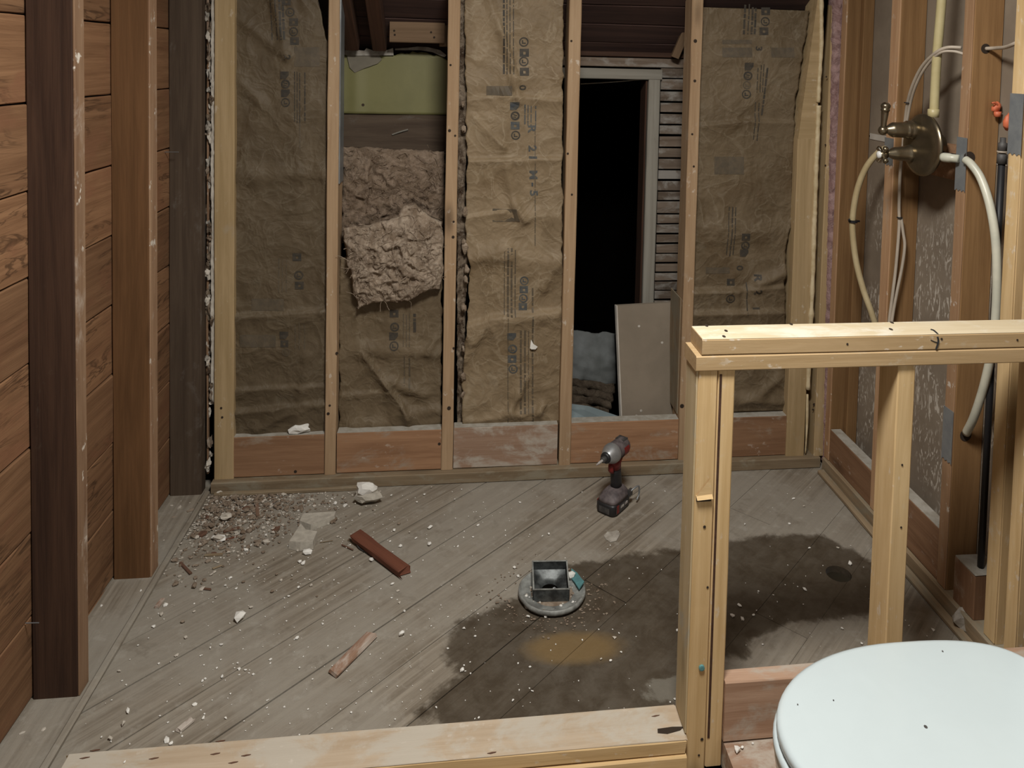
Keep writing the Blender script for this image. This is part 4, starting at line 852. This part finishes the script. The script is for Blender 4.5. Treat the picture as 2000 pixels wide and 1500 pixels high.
V, Fc = tube(cabpts([(1884, 106, 1.945), (1860, 100, 1.965), (1835, 104, 1.99), (1809, 130, 2.05), (1791, 162, 2.105), (1779, 198, 2.155), (1771, 238, 2.185)]), .0042, 8, 9); mk('second_strand', V, Fc, 'cable', c1, True)
V, Fc = tube(cabpts([(1760, 425, 2.212), (1764, 455, 2.208), (1767, 480, 2.205), (1762, 520, 2.205), (1752, 570, 2.205), (1743, 620, 2.205), (1734, 690, 2.205)]), .0046, 8, 9); mk('second_strand', V, Fc, 'cable', c1, True)
q = atY(1769, 201, 2.165); V, Fc = lathe([(-.0015, .0085), (.0015, .0085)], q+Vector((.004, 0, 0)), (.15, 0, 1), 10); mk('cable_tie', V, Fc, 'black', c1)
q = atY(1757, 425, 2.212); V, Fc = lathe([(-.0015, .0085), (.0015, .0085)], q, (0, 0, 1), 10); mk('cable_tie', V, Fc, 'black', c1)
pipe('electric_cable', cabpts([(1926, 95, 1.889), (1945, 94, 1.86), (1965, 92, 1.80), (1985, 84, 1.745), (2020, 70, 1.72)]), .0050, 'cable', 'short white cable leaving a bored hole above the orange putty', 10, 'cable')
bp_ = empty('drain_pipe', (1.375, 1.79, .05), 'black drain pipe standing between the right-wall studs', 'pipe')
q = atY(1955, 300, 1.80); V, Fc = lathe([(.051, .0085), (q.z-.0, .0085)], Vector((q.x+.008, 1.806, 0)), (0, 0, 1), 14); mk('pipe_run', V, Fc, 'black', bp_, True)
V, Fc = lathe([(-.012, .012), (.012, .012), (.014, .009)], Vector((q.x+.008, 1.806, q.z-.015)), (0, 0, 1), 14); mk('pipe_collar', V, Fc, 'blackdirty', bp_, True)
V, Fc = lathe([(-.002, .0128), (.002, .0128)], Vector((q.x+.008, 1.806, q.z+.004)), (0, 0, 1), 14); mk('pale_ring', V, Fc, 'cable', bp_, True)
V, Fc = lathe([(0, .0105), (.02, .0105), (.022, .007), (.034, .007)], Vector((q.x+.008, 1.806, q.z+.006)), (0, 0, 1), 14); mk('pipe_end', V, Fc, 'blackdirty', bp_, True)
o1 = atY(1950, 212, 1.872)
og = empty('orange_putty', o1, 'orange putty lump with a curled tail stuck on a stud side', 'putty')
V, Fc = rockmesh(.011, .010, .014, 2.2, 2, .45); mk('putty_lump', [v+o1-Vector((0, -.006, .010)) for v in V], Fc, 'orange', og, True)
V, Fc = lathe([(-.018, .008), (-.004, .0095)], o1+Vector((.001, .004, -.004)), (0, 0, 1), 12); mk('putty_stub', V, Fc, 'orange', og, True)
V, Fc = tube([o1+Vector((-.002, 0, .008)), o1+Vector((-.012, -.002, .015)), o1+Vector((-.020, -.002, .014))], .003, 6, 4); mk('putty_tail', V, Fc, 'orange', og, True)
o2 = atY(1967, 245, 1.80); V, Fc = rockmesh(.011, .010, .022, 5.2, 2, .4); tag(mk('orange_putty', [v+o2-Vector((-.002, 0, .014)) for v in V], Fc, 'orange', None, True), 'orange putty lump atop the black drain pipe', 'putty')

# ================================================================ SHOWER DRAIN
dc = atZ(1078, 1152, .016)
dr = empty('shower_drain', (dc.x, dc.y, 0), 'round shower drain flange with a square metal throat and rubble', 'drain')
V = []; Fc = []; n = 48
prof = [(.052, .002), (.060, .012), (.074, .014), (.082, .015), (.087, .020), (.091, .019), (.092, .010), (.086, .003)]
for r_, z in prof:
    for j in range(n):
        a = 6.2832*j/n; k = 1+.015*mnoise.noise(Vector((math.cos(a)*2, math.sin(a)*2, r_*30))); V.append((dc.x+r_*k*math.cos(a), dc.y+r_*k*math.sin(a)*.98, z+.002*mnoise.noise(Vector((math.cos(a)*3, math.sin(a)*3, 1)))))
m_ = len(prof)
for i in range(m_):
    for j in range(n): Fc.append((i*n+j, i*n+(j+1) % n, ((i+1) % m_)*n+(j+1) % n, ((i+1) % m_)*n+j))
fix_normals(mk('flange_ring', V, Fc, 'rimmetal', dr, True))
V, Fc = lathe([(.006, 0), (.006, .080)], (dc.x, dc.y, 0), (0, 0, 1), 32, False); V += [Vector((v.x, v.y, .0085)) for v in V[32:]]
Fc += [(32+j, 32+(j+1) % 32, 64+(j+1) % 32, 64+j) for j in range(32)]; Fc.append(tuple(range(64, 96)))
mk('flange_bed', V, Fc, 'rubble', dr)
# square throat, slightly tilted towards the viewer
S = .049; Hh = .036; tilt = Matrix.Rotation(math.radians(9), 3, 'X') @ Matrix.Rotation(math.radians(-3), 3, 'Z')
sc = Vector((dc.x-.004, dc.y+.012, .018))
for k in range(4):
    a = math.pi/2*k; m = Matrix.Rotation(a, 3, 'Z'); V, Fc = boxv((-S, S), (S-.0025, S), (-.010, Hh)); mk('throat_side', [sc+tilt @ (m @ Vector(v)) for v in V], Fc, 'lead', dr)
    V, Fc = boxv((-S, S), (S-.0032, S+.0008), (Hh, Hh+.0015)); mk('throat_rim', [sc+tilt @ (m @ Vector(v)) for v in V], Fc, 'rimmetal', dr)
# funnel inside with round outlet
V = []; Fc = []; n = 32
for r_, z, sq in ((S-.004, .012, 1), (.030, .002, .25), (.0235, -.004, 0), (.0225, -.025, 0)):
    for j in range(n):
        a = 6.2832*j/n; c, s_ = math.cos(a), math.sin(a); k = 1/max(abs(c), abs(s_)); kk = lerp(1, k, sq); V.append(sc+tilt @ Vector((r_*kk*c, r_*kk*s_-.004*(1-sq), z)))
for i in range(3):
    for j in range(n): Fc.append((i*n+j, i*n+(j+1) % n, (i+1)*n+(j+1) % n, (i+1)*n+j))
mk('throat_funnel', V, Fc, 'lead', dr, True)
mk('outlet_dark', *lathe([(-.003, 0), (-.003, .026)], sc+tilt @ Vector((0, -.004, -.0045)), (0, 0, 1), 20, False), 'dirt', dr)
V, Fc = tube([sc+Vector((.0, -.045, .002)), sc+Vector((.001, -.040, .016)), sc+Vector((.008, -.036, .020)), sc+Vector((.014, -.036, .012))], .0024, 6, 5); mk('bent_wire', V, Fc, 'galv', dr, True)
W = [atZ(1116, 1110, .026), atZ(1127, 1118, .028), atZ(1137, 1131, .03), atZ(1141, 1135, .034), atZ(1131, 1150, .024), atZ(1122, 1136, .022), atZ(1115, 1128, .020)]
V = [v for v in W]+[v-Vector((0, 0, .004)) for v in W]; n = len(W); fix_normals(mk('teal_scrap', V, [tuple(range(n)), tuple(range(2*n-1, n-1, -1))]+[(i, n+i, n+(i+1) % n, (i+1) % n) for i in range(n)], 'teal', dr))
prism([tuple(atZ(x, y, 0)[:2]) for x, y in ((1022, 1180), (1050, 1186), (1046, 1194), (1026, 1190))], .002, .008, .001, 'mortar', 'mortar_flake', dr)
rr = random.Random(21)
for k in range(46):
    a = rr.uniform(math.pi*.85, math.pi*2.15); r_ = rr.uniform(.052, .080); s_ = rr.uniform(.0018, .0052)
    V, Fc = rockmesh(s_, s_, s_*.7, k*1.1, 1, .4); q = Vector((dc.x+r_*math.cos(a), dc.y+r_*math.sin(a), .0082)); 
    mk('gravel', [v+q for v in V], Fc, rr.choice(('plaster', 'rubblepale', 'rubblepale', 'mortar', 'rubble')), dr)
V, Fc = rockmesh(.012, .008, .010, 8.8, 1, .4); mk('gravel', [v+atZ(1115, 1133, .014) for v in V], Fc, 'plaster', dr)
# dark grit ring around the drain
V = []; Fc = []
for k in range(260):
    a = rr.uniform(0, 6.28); r_ = .09+abs(rr.gauss(0, .035)); s_ = rr.uniform(.0012, .0042)
    if math.sin(a) > .3 and rr.random() < .7: continue
    vv_, ff = rockmesh(s_, s_*rr.uniform(.5, 1), s_*.5, k, 1, .3); q = Vector((dc.x-.01+r_*math.cos(a)*1.2, dc.y+r_*math.sin(a), .0004)); st = len(V); V += [v+q for v in vv_]; Fc += [tuple(i+st for i in f) for f in ff]
tag(mk('dark_grit', V, Fc, 'rubble', None), 'dark grit scattered around the shower drain', 'grit', kind='stuff')

# ================================================================ CORDLESS DRIVER
db = atZ(1199, 990, 0); FW = math.radians(-132)
dm = Matrix.Translation(Vector((db.x, db.y, 0))) @ Matrix.Rotation(FW, 4, 'Z')
dv = empty('impact_driver', (db.x, db.y, 0), 'red and black cordless impact driver standing on its battery', 'power tool')
def dmk(name, V, Fc, mat, sm=False, bev=0):
    o = mk(name, [dm @ Vector(v) for v in V], Fc, mat, dv, sm); fix_normals(o)
    if bev: bevelled(o, bev)
    return o
def loft(secs, n=16, p=2.6):
    """secs: (z, cx, rx, ry) superellipse sections"""
    V = []; Fc = []
    for z, cx_, rx, ry_ in secs:
        for j in range(n):
            a = 6.2832*j/n; c, s_ = math.cos(a), math.sin(a); V.append((cx_+rx*math.copysign(abs(c)**(2/p), c), ry_*math.copysign(abs(s_)**(2/p), s_), z))
    for i in range(len(secs)-1):
        for j in range(n): Fc.append((i*n+j, i*n+(j+1) % n, (i+1)*n+(j+1) % n, (i+1)*n+j))
    Fc.append(tuple(range(n-1, -1, -1))); Fc.append(tuple(range((len(secs)-1)*n, len(secs)*n))); return V, Fc
dmk('battery', *loft([(.0005, .004, .052, .034), (.004, .004, .055, .037), (.030, .004, .055, .037), (.036, .003, .053, .0365)], 24, 5), 'black', True)
dmk('battery_shoe', *loft([(.0365, .002, .054, .037), (.046, .0, .050, .036), (.058, -.004, .038, .030), (.068, -.010, .024, .020)], 24, 4), 'toolgrey', True)
for s_ in (-1, 1):
    V, Fc = boxv((-.010, .046), (.0366*s_-.001, .0366*s_+.001), (.008, .030)); dmk('battery_label', V, Fc, 'blackdirty')
    V, Fc = boxv((.032, .044), (.0374*s_-.001, .0374*s_+.001), (.010, .034)); dmk('red_flash', V, Fc, 'red')
    V, Fc = boxv((-.022, -.006), (.0376*s_-.001, .0376*s_+.001), (.018, .025)); dmk('worn_label', V, Fc, 'label_white')
    V, Fc = boxv((.002, .020), (.0376*s_-.001, .0376*s_+.001), (.018, .025)); dmk('worn_label', V, Fc, 'label_white')
V, Fc = boxv((.0585, .0602), (-.020, .018), (.008, .026)); dmk('battery_front_plate', V, Fc, 'blackdirty')
dmk('grip', *loft([(.062, -.012, .020, .0175), (.085, -.010, .0185, .0165), (.115, -.006, .0180, .0160), (.135, -.002, .0190, .0165)], 18, 2.6), 'black', True)
dmk('red_housing', *loft([(.132, -.001, .0200, .0175), (.150, .002, .0225, .0185), (.168, .000, .034, .0205)], 18, 2.6), 'red', True)
dmk('trigger', *loft([(.124, .020, .006, .008), (.134, .026, .009, .0085), (.150, .026, .008, .0085), (.156, .022, .006, .008)], 12, 2.6), 'red', True)
zc = .190
def lx(prof, n=28): return lathe(prof, (0, 0, zc), (1, 0, 0), n, False)
dmk('motor_housing', *lx([(-.062, 0), (-.060, .018), (-.054, .0255), (-.046, .028), (-.010, .0285), (.012, .0295), (.014, .0285)]), 'toolgrey', True)
dmk('red_side_panel', *lathe([(-.044, .0288), (-.012, .0292)], (0, 0, zc-.002), (1, 0, 0), 28, False), 'red', True)
dmk('nose_cone', *lx([(.012, .0295), (.016, .0315), (.028, .0315), (.040, .0275), (.052, .0210), (.058, .0175), (.060, .0150)]), 'silver', True)
dmk('bumper', *lx([(.058, .0178), (.064, .0172), (.067, .0130), (.067, .009)]), 'black', True)
dmk('chuck', *lx([(.064, .0095), (.080, .0090), (.082, .0070), (.082, 0)]), 'blackdirty', True)
dmk('driver_bit', *lx([(.080, .0042), (.102, .0042), (.106, .0030), (.116, .0020), (.117, 0)], 8), 'label_white', True)
for k in range(5):
    V, Fc = boxv((-.052+k*.006, -.049+k*.006), (-.016, .016), (zc+.0235, zc+.0275)); dmk('vent_rib', V, Fc, 'blackdirty')
dmk('belt_clip', *tube([(-.034, .040, .050), (-.052, .048, .058), (-.070, .052, .056), (-.074, .052, .030), (-.062, .050, .012)], .0028, 8, 6), 'galv', True)
V, Fc = boxv((-.046, -.028), (.034, .043), (.036, .056)); dmk('clip_mount', V, Fc, 'blackdirty')

# ================================================================ TOILET
tx, ty = .80, 1.098; ZL = .412
to = empty('toilet', (tx, ty, -.052), 'white toilet with closed lid in front of the half wall', 'toilet')
def egg(t, L0, L1, W_):       # t angle; x negative is the front
    c, s_ = math.cos(t), math.sin(t)
    if c < 0: x = L0*math.copysign(abs(c)**.95, c); y = W_*math.copysign(abs(s_)**.98, s_)
    else: x = L1*math.copysign(abs(c)**.62, c); y = W_*math.copysign(abs(s_)**.36, s_)*(1-.06*max(0, c)**1.5)
    return x, y
def eggloft(name, secs, mat, n=72, capb=True):
    V = []; Fc = []
    for z, l0, l1, w_, ox in secs:
        for j in range(n):
            x, y = egg(6.2832*j/n, l0, l1, w_); V.append((tx+ox+x, ty+y, z))
    for i in range(len(secs)-1):
        for j in range(n): Fc.append((i*n+j, i*n+(j+1) % n, (i+1)*n+(j+1) % n, (i+1)*n+j))
    Fc.append(tuple(range(n-1, -1, -1))); Fc.append(tuple(range((len(secs)-1)*n, len(secs)*n)))
    return fix_normals(mk(name, V, Fc, mat, to, True))
LF, LB, LW = .292, .232, .190
ld = eggloft('lid', [(ZL-.020, LF-.003, LB-.002, LW-.003, 0), (ZL-.017, LF, LB, LW, 0), (ZL-.008, LF, LB, LW, 0), (ZL-.004, LF-.002, LB-.002, LW-.002, 0), (ZL-.0012, LF-.007, LB-.006, LW-.007, 0), (ZL-.0006, LF-.012, LB-.010, LW-.012, 0), (ZL, LF-.06, LB-.05, LW-.06, 0), (ZL+.0008, .10, .09, .06, 0)], 'lid')
eggloft('seat', [(ZL-.042, LF+.000, LB-.004, LW-.001, 0), (ZL-.038, LF+.005, LB-.002, LW+.002, 0), (ZL-.028, LF+.005, LB-.002, LW+.002, 0), (ZL-.0235, LF+.001, LB-.006, LW-.002, 0)], 'lid')
eggloft('bowl', [(-.051, .13, .22, .105, .06), (-.03, .125, .22, .10, .06), (.08, .12, .22, .095, .06), (.19, .16, .225, .12, .04), (.27, .24, .23, .165, .015), (.32, LF-.005, LB, LW-.006, 0), (.355, LF+.002, LB, LW-.0005, 0), (ZL-.0435, LF+.002, LB, LW-.001, 0)], 'china')
for s_ in (-1, 1):
    V, Fc = lathe([(-.022, .010), (.022, .010)], (tx+.222, ty+.075*s_, ZL-.016), (0, 1, 0), 14); mk('hinge', V, Fc, 'lid', to, True)
V, Fc = boxv((1.075, 1.265), (ty-.22, ty+.22), (.36, .72)); bevelled(mk('tank', V, Fc, 'china', to), .02, 3)
V, Fc = boxv((1.066, 1.274), (ty-.228, ty+.228), (.7205, .755)); bevelled(mk('tank_lid', V, Fc, 'china', to), .010, 3)
for px, py, r in ((1808, 1420, .0028), (1841, 1272, .0013), (1628, 1368, .0011), (1558, 1376, .0010)):
    q = atZ(px, py, ZL+.0006); disc_print('speck', q, r, (0, 0, 1), 'blackdirty', ld, 8, 1.2, .0007)

# ================================================================ DEBRIS
def scrap(name, label, a, b, wd, th, mat, rag=.012):
    o = beam(name, a+Vector((0, 0, th/2)), b+Vector((0, 0, th/2)), wd, th, mat, None, up=(0, 0, 1), rag=rag, step=.018, jit=.003, ch=.003); return tag(o, label, 'wood scrap')
scrap('wood_scrap', 'reddish splintered wood offcut on the shower floor', atZ(697, 1056, 0)+Vector((0, 0, .006)), atZ(790, 1124, 0)+Vector((0, 0, .003)), .042, .018, 'scrapred', .035)
scrap('wood_scrap', 'narrow paint-flaked wood strip near the front of the shower floor', atZ(652, 1318, .002), atZ(726, 1243, .002), .030, .010, 'scrapwhite')
q = atZ(706, 1078, 0); V, Fc = tube([q+Vector((-.02, .03, .012)), q+Vector((-.006, .01, .004)), q+Vector((.02, -.01, .003))], .0022, 6, 4); tag(mk('bent_nail', V, Fc, 'blackdirty', None), 'bent dark nail beside the reddish wood offcut', 'nail')
def slab(name, label, pts, z0, z1, mat, cat='mortar chunk', tilt=0.0, topin=.06):
    P = [tuple(atZ(x, y, z0)[:2]) for x, y in pts]; 
    n = len(P); ar = sum(P[i][0]*P[(i+1) % n][1]-P[(i+1) % n][0]*P[i][1] for i in range(n))
    if ar < 0: P = P[::-1]
    return tag(prism(P, z0, z1, .002, mat, name, None, topin), label, cat)
slab('mortar_chunk', 'square grey mortar chunk with a broken corner', [(563, 1072), (587, 1035), (597, 1048), (621, 1052), (612, 1073), (586, 1076)], .0006, .024, 'mortar')
slab('mortar_chunk', 'long grey mortar chunk lying behind the square one', [(583, 1028), (590, 1014), (658, 1009), (655, 1018), (634, 1027), (606, 1038)], .0006, .020, 'mortar')
q = atZ(716, 982, 0); pc = empty('plaster_chunk', q, 'white-topped plaster chunk on the floor by the back wall', 'plaster')
V, Fc = rockmesh(.042, .030, .022, 6.1, 2, .3); mk('grey_base', [v+q for v in V], Fc, 'mortar', pc)
V, Fc = rockmesh(.034, .026, .018, 9.3, 2, .3); mk('white_top', [v+q+Vector((0, .003, .026)) for v in V], Fc, 'plaster', pc)
q = atZ(586, 845, .178); q = Vector((q.x, YB+.016, .1800)); V, Fc = rockmesh(.034, .016, .016, 3.4, 2, .45); tag(mk('plaster_chunk', [v+q for v in V], Fc, 'plaster', None), 'pale plaster lump resting on the leftmost wall blocking', 'plaster')
slab('plaster_flake', 'flat white plaster flake in front of the impact driver', [(1179, 1046), (1186, 1040), (1196, 1039), (1206, 1035), (1212, 1044), (1204, 1056), (1192, 1059), (1183, 1053)], .0004, .0035, 'plasterdirty', 'plaster')
q = atZ(600, 1082, 0); tag(rock('plaster_chunk', q, (.014, .010, .008), 'plaster', 4.2), 'small cream plaster lump touching the square mortar chunk', 'plaster')
q = Vector(atY(1040, 672, 2.630)); patch('paper_flake', [(1035, 680), (1037, 663), (1042, 672), (1050, 677), (1046, 682), (1038, 682)], 2.658, 'plaster', None, .0015); tag(bpy.data.objects['paper_flake'], 'white torn paper flake stuck on the middle kraft batt', 'paper')
q = atZ(1906, 1232, 0); tag(rock('plaster_chunk', Vector((q.x-.02, q.y+.01, 0)), (.034, .026, .024), 'plasterdirty', 7.7, 0, 2, .5), 'dirty plaster lump at the foot of the right wall by the toilet', 'plaster')
V, Fc = rockmesh(.014, .010, .030, 5.5, 2, .6); tag(mk('pink_wool_tuft', [v+Vector((q.x+.0, q.y+.02, .03)) for v in V], Fc, 'woolpink', None, True), 'pink glass wool tuft at the foot of the right wall', 'insulation')
# rubble pile in the left corner: individual lumps that can be told apart
rr = random.Random(12)
pile = [(430, 968, 16, 'rubblepale'), (445, 985, 14, 'rubble'), (470, 975, 12, 'rubble'), (480, 996, 16, 'rubbledark'), (455, 1005, 13, 'rubble'), (440, 1018, 20, 'rubblepale'), (412, 1030, 14, 'rubble'), (395, 1045, 15, 'rubbledark'), (400, 1063, 13, 'rubble'), (428, 1056, 22, 'plaster'), (500, 985, 9, 'rubble'), (520, 1062, 14, 'rubblepale'), (540, 1036, 13, 'rubbledark'), (372, 1000, 13, 'rubble'), (350, 995, 12, 'rubblepale'), (390, 985, 14, 'rubble'), (405, 1012, 12, 'rubbledark'), (425, 1000, 15, 'rubble'), (465, 1022, 12, 'rubblepale'), (505, 1005, 10, 'rubblepale'), (418, 1082, 10, 'rubbledark'), (445, 1078, 12, 'rubble'), (385, 968, 9, 'rubblepale'), (340, 1012, 10, 'rubble')]
for i, (px, py, s_, m) in enumerate(pile):
    q = atZ(px, py, 0); k = s_/620*.5
    o = rock('rubble_lump', q, (k*rr.uniform(.9, 1.3), k*rr.uniform(.6, .9), k*rr.uniform(.35, .6)), m, i*1.7+.3, rr.uniform(0, 3), 2 if s_ > 12 else 1, .5); tag(o, 'rubble lump in the heap at the foot of the left corner', 'rubble', 'rubble heap in the left corner')
spl = [(352, 1100, 372, 1122, .008), (437, 1040, 470, 1032, .010), (400, 1086, 435, 1084, .009), (500, 978, 504, 1010, .010), (395, 1150, 412, 1152, .006), (440, 1055, 465, 1048, .006), (415, 1112, 432, 1106, .006), (625, 1060, 650, 1056, .004), (668, 1065, 690, 1075, .004), (306, 1188, 318, 1172, .012), (348, 1430, 375, 1408, .014)]
SPL = ['dark curved splinter beside the lip of the left sill', 'long brown splinter in the middle of the corner rubble', 'flat brown splinter at the near edge of the corner rubble', 'short upright pale stick at the right of the corner rubble',
       'tiny dark splinter on the open floor below the corner rubble', 'thin splinter beside the white lump in the corner rubble', 'small splinter just in front of the corner rubble heap', 'thin splinter right of the square mortar chunk', 'thin sliver next to the red offcut far end', 'pale stub of wood near the amber stud foot', 'paint-flaked wood stub near the left end of the curb']
for i, (x0_, y0_, x1_, y1_, wd) in enumerate(spl):
    a, b = atZ(x0_, y0_, .001), atZ(x1_, y1_, .001); o = beam('wood_splinter', a+Vector((0, 0, wd*.25)), b+Vector((0, 0, wd*.3)), wd, wd*.45, rr.choice(('rubbledark', 'scrapred', 'plate')) if i not in (3, 9, 10) else 'scrapwhite', None, rag=.006, step=.012, jit=.0015, ch=.001)
    tag(o, SPL[i], 'splinter', 'wood splinters on the floor')
# pale plaster chips one can pick out
chips = [(425, 1056, 20), (470, 1207, 22), (490, 1187, 7), (395, 1152, 10), (300, 1225, 6), (250, 1390, 9), (345, 1280, 7), (240, 1416, 10), (216, 1444, 8), (372, 1410, 6), (327, 1447, 11), (380, 1376, 8), (316, 1202, 7), (324, 1182, 8), (198, 1186, 7), (725, 1095, 9), (838, 1065, 9), (770, 1037, 6), (782, 1068, 7), (840, 1031, 12), (785, 1241, 12), (762, 1058, 5), (812, 1052, 5), (766, 1142, 6), (778, 1155, 6), (780, 1178, 5), (790, 1194, 5), (902, 1310, 9), (1072, 1044, 6), (933, 1027, 6), (1015, 982, 5), (894, 1068, 5), (1005, 1110, 6), (1012, 1127, 6), (1065, 1205, 8), (1031, 1205, 7), (928, 1243, 5), (1200, 1246, 7), (1213, 1274, 5), (1174, 1288, 5), (1035, 1303, 5), (1002, 1369, 7), (1039, 1350, 5), (1444, 1185, 9), (1430, 1204, 9), (1450, 1210, 8), (1572, 1153, 7), (1645, 1229, 6), (1660, 1102, 8), (1637, 1071, 5), (1581, 1071, 5), (1550, 975, 7), (1570, 990, 5), (1455, 1025, 4), (1823, 1231, 7), (1683, 1258, 6), (600, 960, 5), (655, 985, 7), (675, 988, 7), (648, 975, 5), (480, 1075, 8), (585, 1098, 6), (592, 1102, 8), (505, 1110, 5), (450, 1130, 6), (440, 1145, 5), (580, 1248, 8), (585, 1305, 5), (495, 1317, 5), (432, 1260, 6), (200, 1090, 5), (275, 1155, 6), (232, 1312, 6), (1450, 1480, 0), (1323, 1232, 6), (1318, 1366, 6), (1385, 1000, 0)]
CHL = {(425, 1056): 'large white plaster flake on the near side of the corner rubble', (470, 1207): 'long white plaster flake alone on the left floor planks', (785, 1241): 'white plaster cluster right of the paint-flaked strip', (902, 1310): 'white plaster chip at the left edge of the wet stain', (840, 1031): 'pale elongated plaster chip beyond the red offcut', (725, 1095): 'white plaster chip touching the side of the red offcut', (1200, 1246): 'white plaster chip at the right end of the tan patch', (327, 1447): 'grey-white plaster chip just behind the left part of the curb', (1660, 1102): 'white plaster chip right beside the round floor hole', (1572, 1153): 'white plaster chip left of the round floor hole', (240, 1416): 'white plaster chip nearest the left end of the curb', (1444, 1185): 'white plaster chip on the wet floor just right of the half wall post', (1550, 975): 'white plaster chip near the back wall behind the half wall'}
for i, (px, py, s_) in enumerate(chips):
    if not s_: continue
    q = atZ(px, py, .0006); k = s_/680*.5*(2.63/max(1.6, q.y))**-0.0; k = s_*q.y/1518*.64
    o = rock('plaster_chip', q, (k, k*rr.uniform(.55, .9), k*rr.uniform(.4, .65)), 'plaster' if rr.random() < .75 else 'rubblepale', i*.83, rr.uniform(0, 3), 1, .45)
    tag(o, CHL.get((px, py), 'small white plaster chip scattered on the shower floor'), 'plaster chip', 'plaster chips on the shower floor')
for px, py, s_ in ((1440, 1468, 16), (1449, 1462, 9), (1470, 1453, 6), (1536, 1446, 6)):
    q = atZ(px, py, .0102); k = s_*q.y/1518*.5; o = rock('plaster_chip', q, (k, k*.8, k*.7), 'plaster', px*.1, 1.1, 1, .4); tag(o, {1440: 'largest white plaster chip on the half wall bottom plate', 1449: 'second white plaster chip beside the largest on the bottom plate', 1470: 'small white chip mid-way on the bottom plate', 1536: 'tiny white chip on the bottom plate next to the toilet'}[px], 'plaster chip', 'plaster chips on the bottom plate')
for px, py, s_ in ((243, 1489, 6), (1325, 1362, 7)):
    q = atZ(px, py, .0347); k = s_*q.y/1518*.5; o = rock('plaster_chip', q, (k, k*.8, k*.6), 'plaster', px*.1, 1.1, 1, .4); tag(o, 'white plaster chip on the left end of the curb' if px < 900 else 'white plaster chip on the curb against the half wall post', 'plaster chip', 'plaster chips on the curb')
# crumbs nobody could count
def crumbs(name, label, n, fn, mat, s0, s1, seed):
    r2 = random.Random(seed); V = []; Fc = []
    for k in range(n):
        x, y = fn(r2); s_ = r2.uniform(s0, s1)*(1 if r2.random() < .85 else 1.7)
        if (x-HOLE.x)**2+(y-HOLE.y)**2 < .045**2: continue
        a, f = rockmesh(s_, s_*r2.uniform(.5, 1), s_*.5, k*.37, 1, .35); m = Matrix.Rotation(r2.uniform(0, 3), 3, 'Z'); st = len(V)
        V += [m @ v+Vector((x, y, .0005)) for v in a]; Fc += [tuple(i+st for i in t) for t in f]
    tag(mk(name, V, Fc, mat, None), label, 'crumbs', kind='stuff')
crumbs('plaster_crumbs', 'fine white plaster crumbs scattered over the shower floor', 620, lambda r2: (r2.uniform(-.80, 1.25) if r2.random() < .35 else r2.triangular(-.80, .6, -.6), r2.uniform(1.65, 2.58)), 'plaster', .0009, .0028, 3)
crumbs('rubble_crumbs', 'fine brown rubble crumbs heaped in the left corner', 950, lambda r2: (-.80+abs(r2.gauss(0, .17)), 2.60-abs(r2.gauss(0, .15))), 'rubble', .0018, .0070, 4)
crumbs('pale_rubble_crumbs', 'fine pale rubble crumbs around the left corner heap', 800, lambda r2: (-.82+abs(r2.gauss(0, .22)), 2.60-abs(r2.gauss(0, .17))), 'rubblepale', .0013, .0048, 5)
crumbs('sill_crumbs', 'pale crumbs along the foot of the left wall boards', 130, lambda r2: (r2.uniform(-.925, -.85), r2.choice((r2.uniform(2.50, 2.60), r2.uniform(1.70, 1.79), r2.uniform(2.3, 2.58)))), 'rubblepale', .0014, .0042, 6)
bpy.context.view_layer.update()
# ---- pieces that belong to a part become its sub-parts
def kids(root, *names): return [c for c in list(root.children) if c.name.split('.')[0] in names]
def sub(par, *ch):
    for c in ch:
        mw = c.matrix_world.copy(); c.parent = par; c.matrix_parent_inverse = par.matrix_world.inverted(); c.matrix_basis = mw
one = lambda root, n: kids(root, n)[0]
sub(one(dv, 'battery'), *kids(dv, 'battery_label', 'red_flash', 'worn_label', 'battery_front_plate'))
sub(one(dv, 'motor_housing'), *kids(dv, 'red_side_panel', 'vent_rib')); sub(one(dv, 'chuck'), *kids(dv, 'driver_bit')); sub(one(dv, 'belt_clip'), *kids(dv, 'clip_mount'))
sub(one(vv, 'lever_arm'), *kids(vv, 'lever_tip', 'lever_hub')); sub(one(vv, 'cross_hub'), *kids(vv, 'cross_arm', 'white_button')); sub(one(vv, 'escutcheon'), *kids(vv, 'escutcheon_back'))
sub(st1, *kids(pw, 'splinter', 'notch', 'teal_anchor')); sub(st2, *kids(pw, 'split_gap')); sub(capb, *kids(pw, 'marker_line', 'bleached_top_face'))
sub(capb, *[c for c in kids(pw, 'nail_hole') if c.matrix_world.translation.z > .8]); sub(st1, *[c for c in kids(pw, 'nail_hole') if c.matrix_world.translation.x < .56])
sub(one(dr, 'flange_bed'), *kids(dr, 'gravel', 'mortar_flake')); sub(one(dr, 'throat_funnel'), *kids(dr, 'outlet_dark', 'bent_wire'))
for a_, b_ in zip(kids(dr, 'throat_side'), kids(dr, 'throat_rim')): sub(a_, b_)
sub(one(lp, 'pipe_clamp'), *kids(lp, 'clamp_nail')); sub(one(to, 'tank'), *kids(to, 'tank_lid')); sub(one(cb, 'curb_board'), *kids(cb, 'dark_stain_chip', 'splinter_mark', 'dusty_top_face'))
bpy.context.view_layer.update()
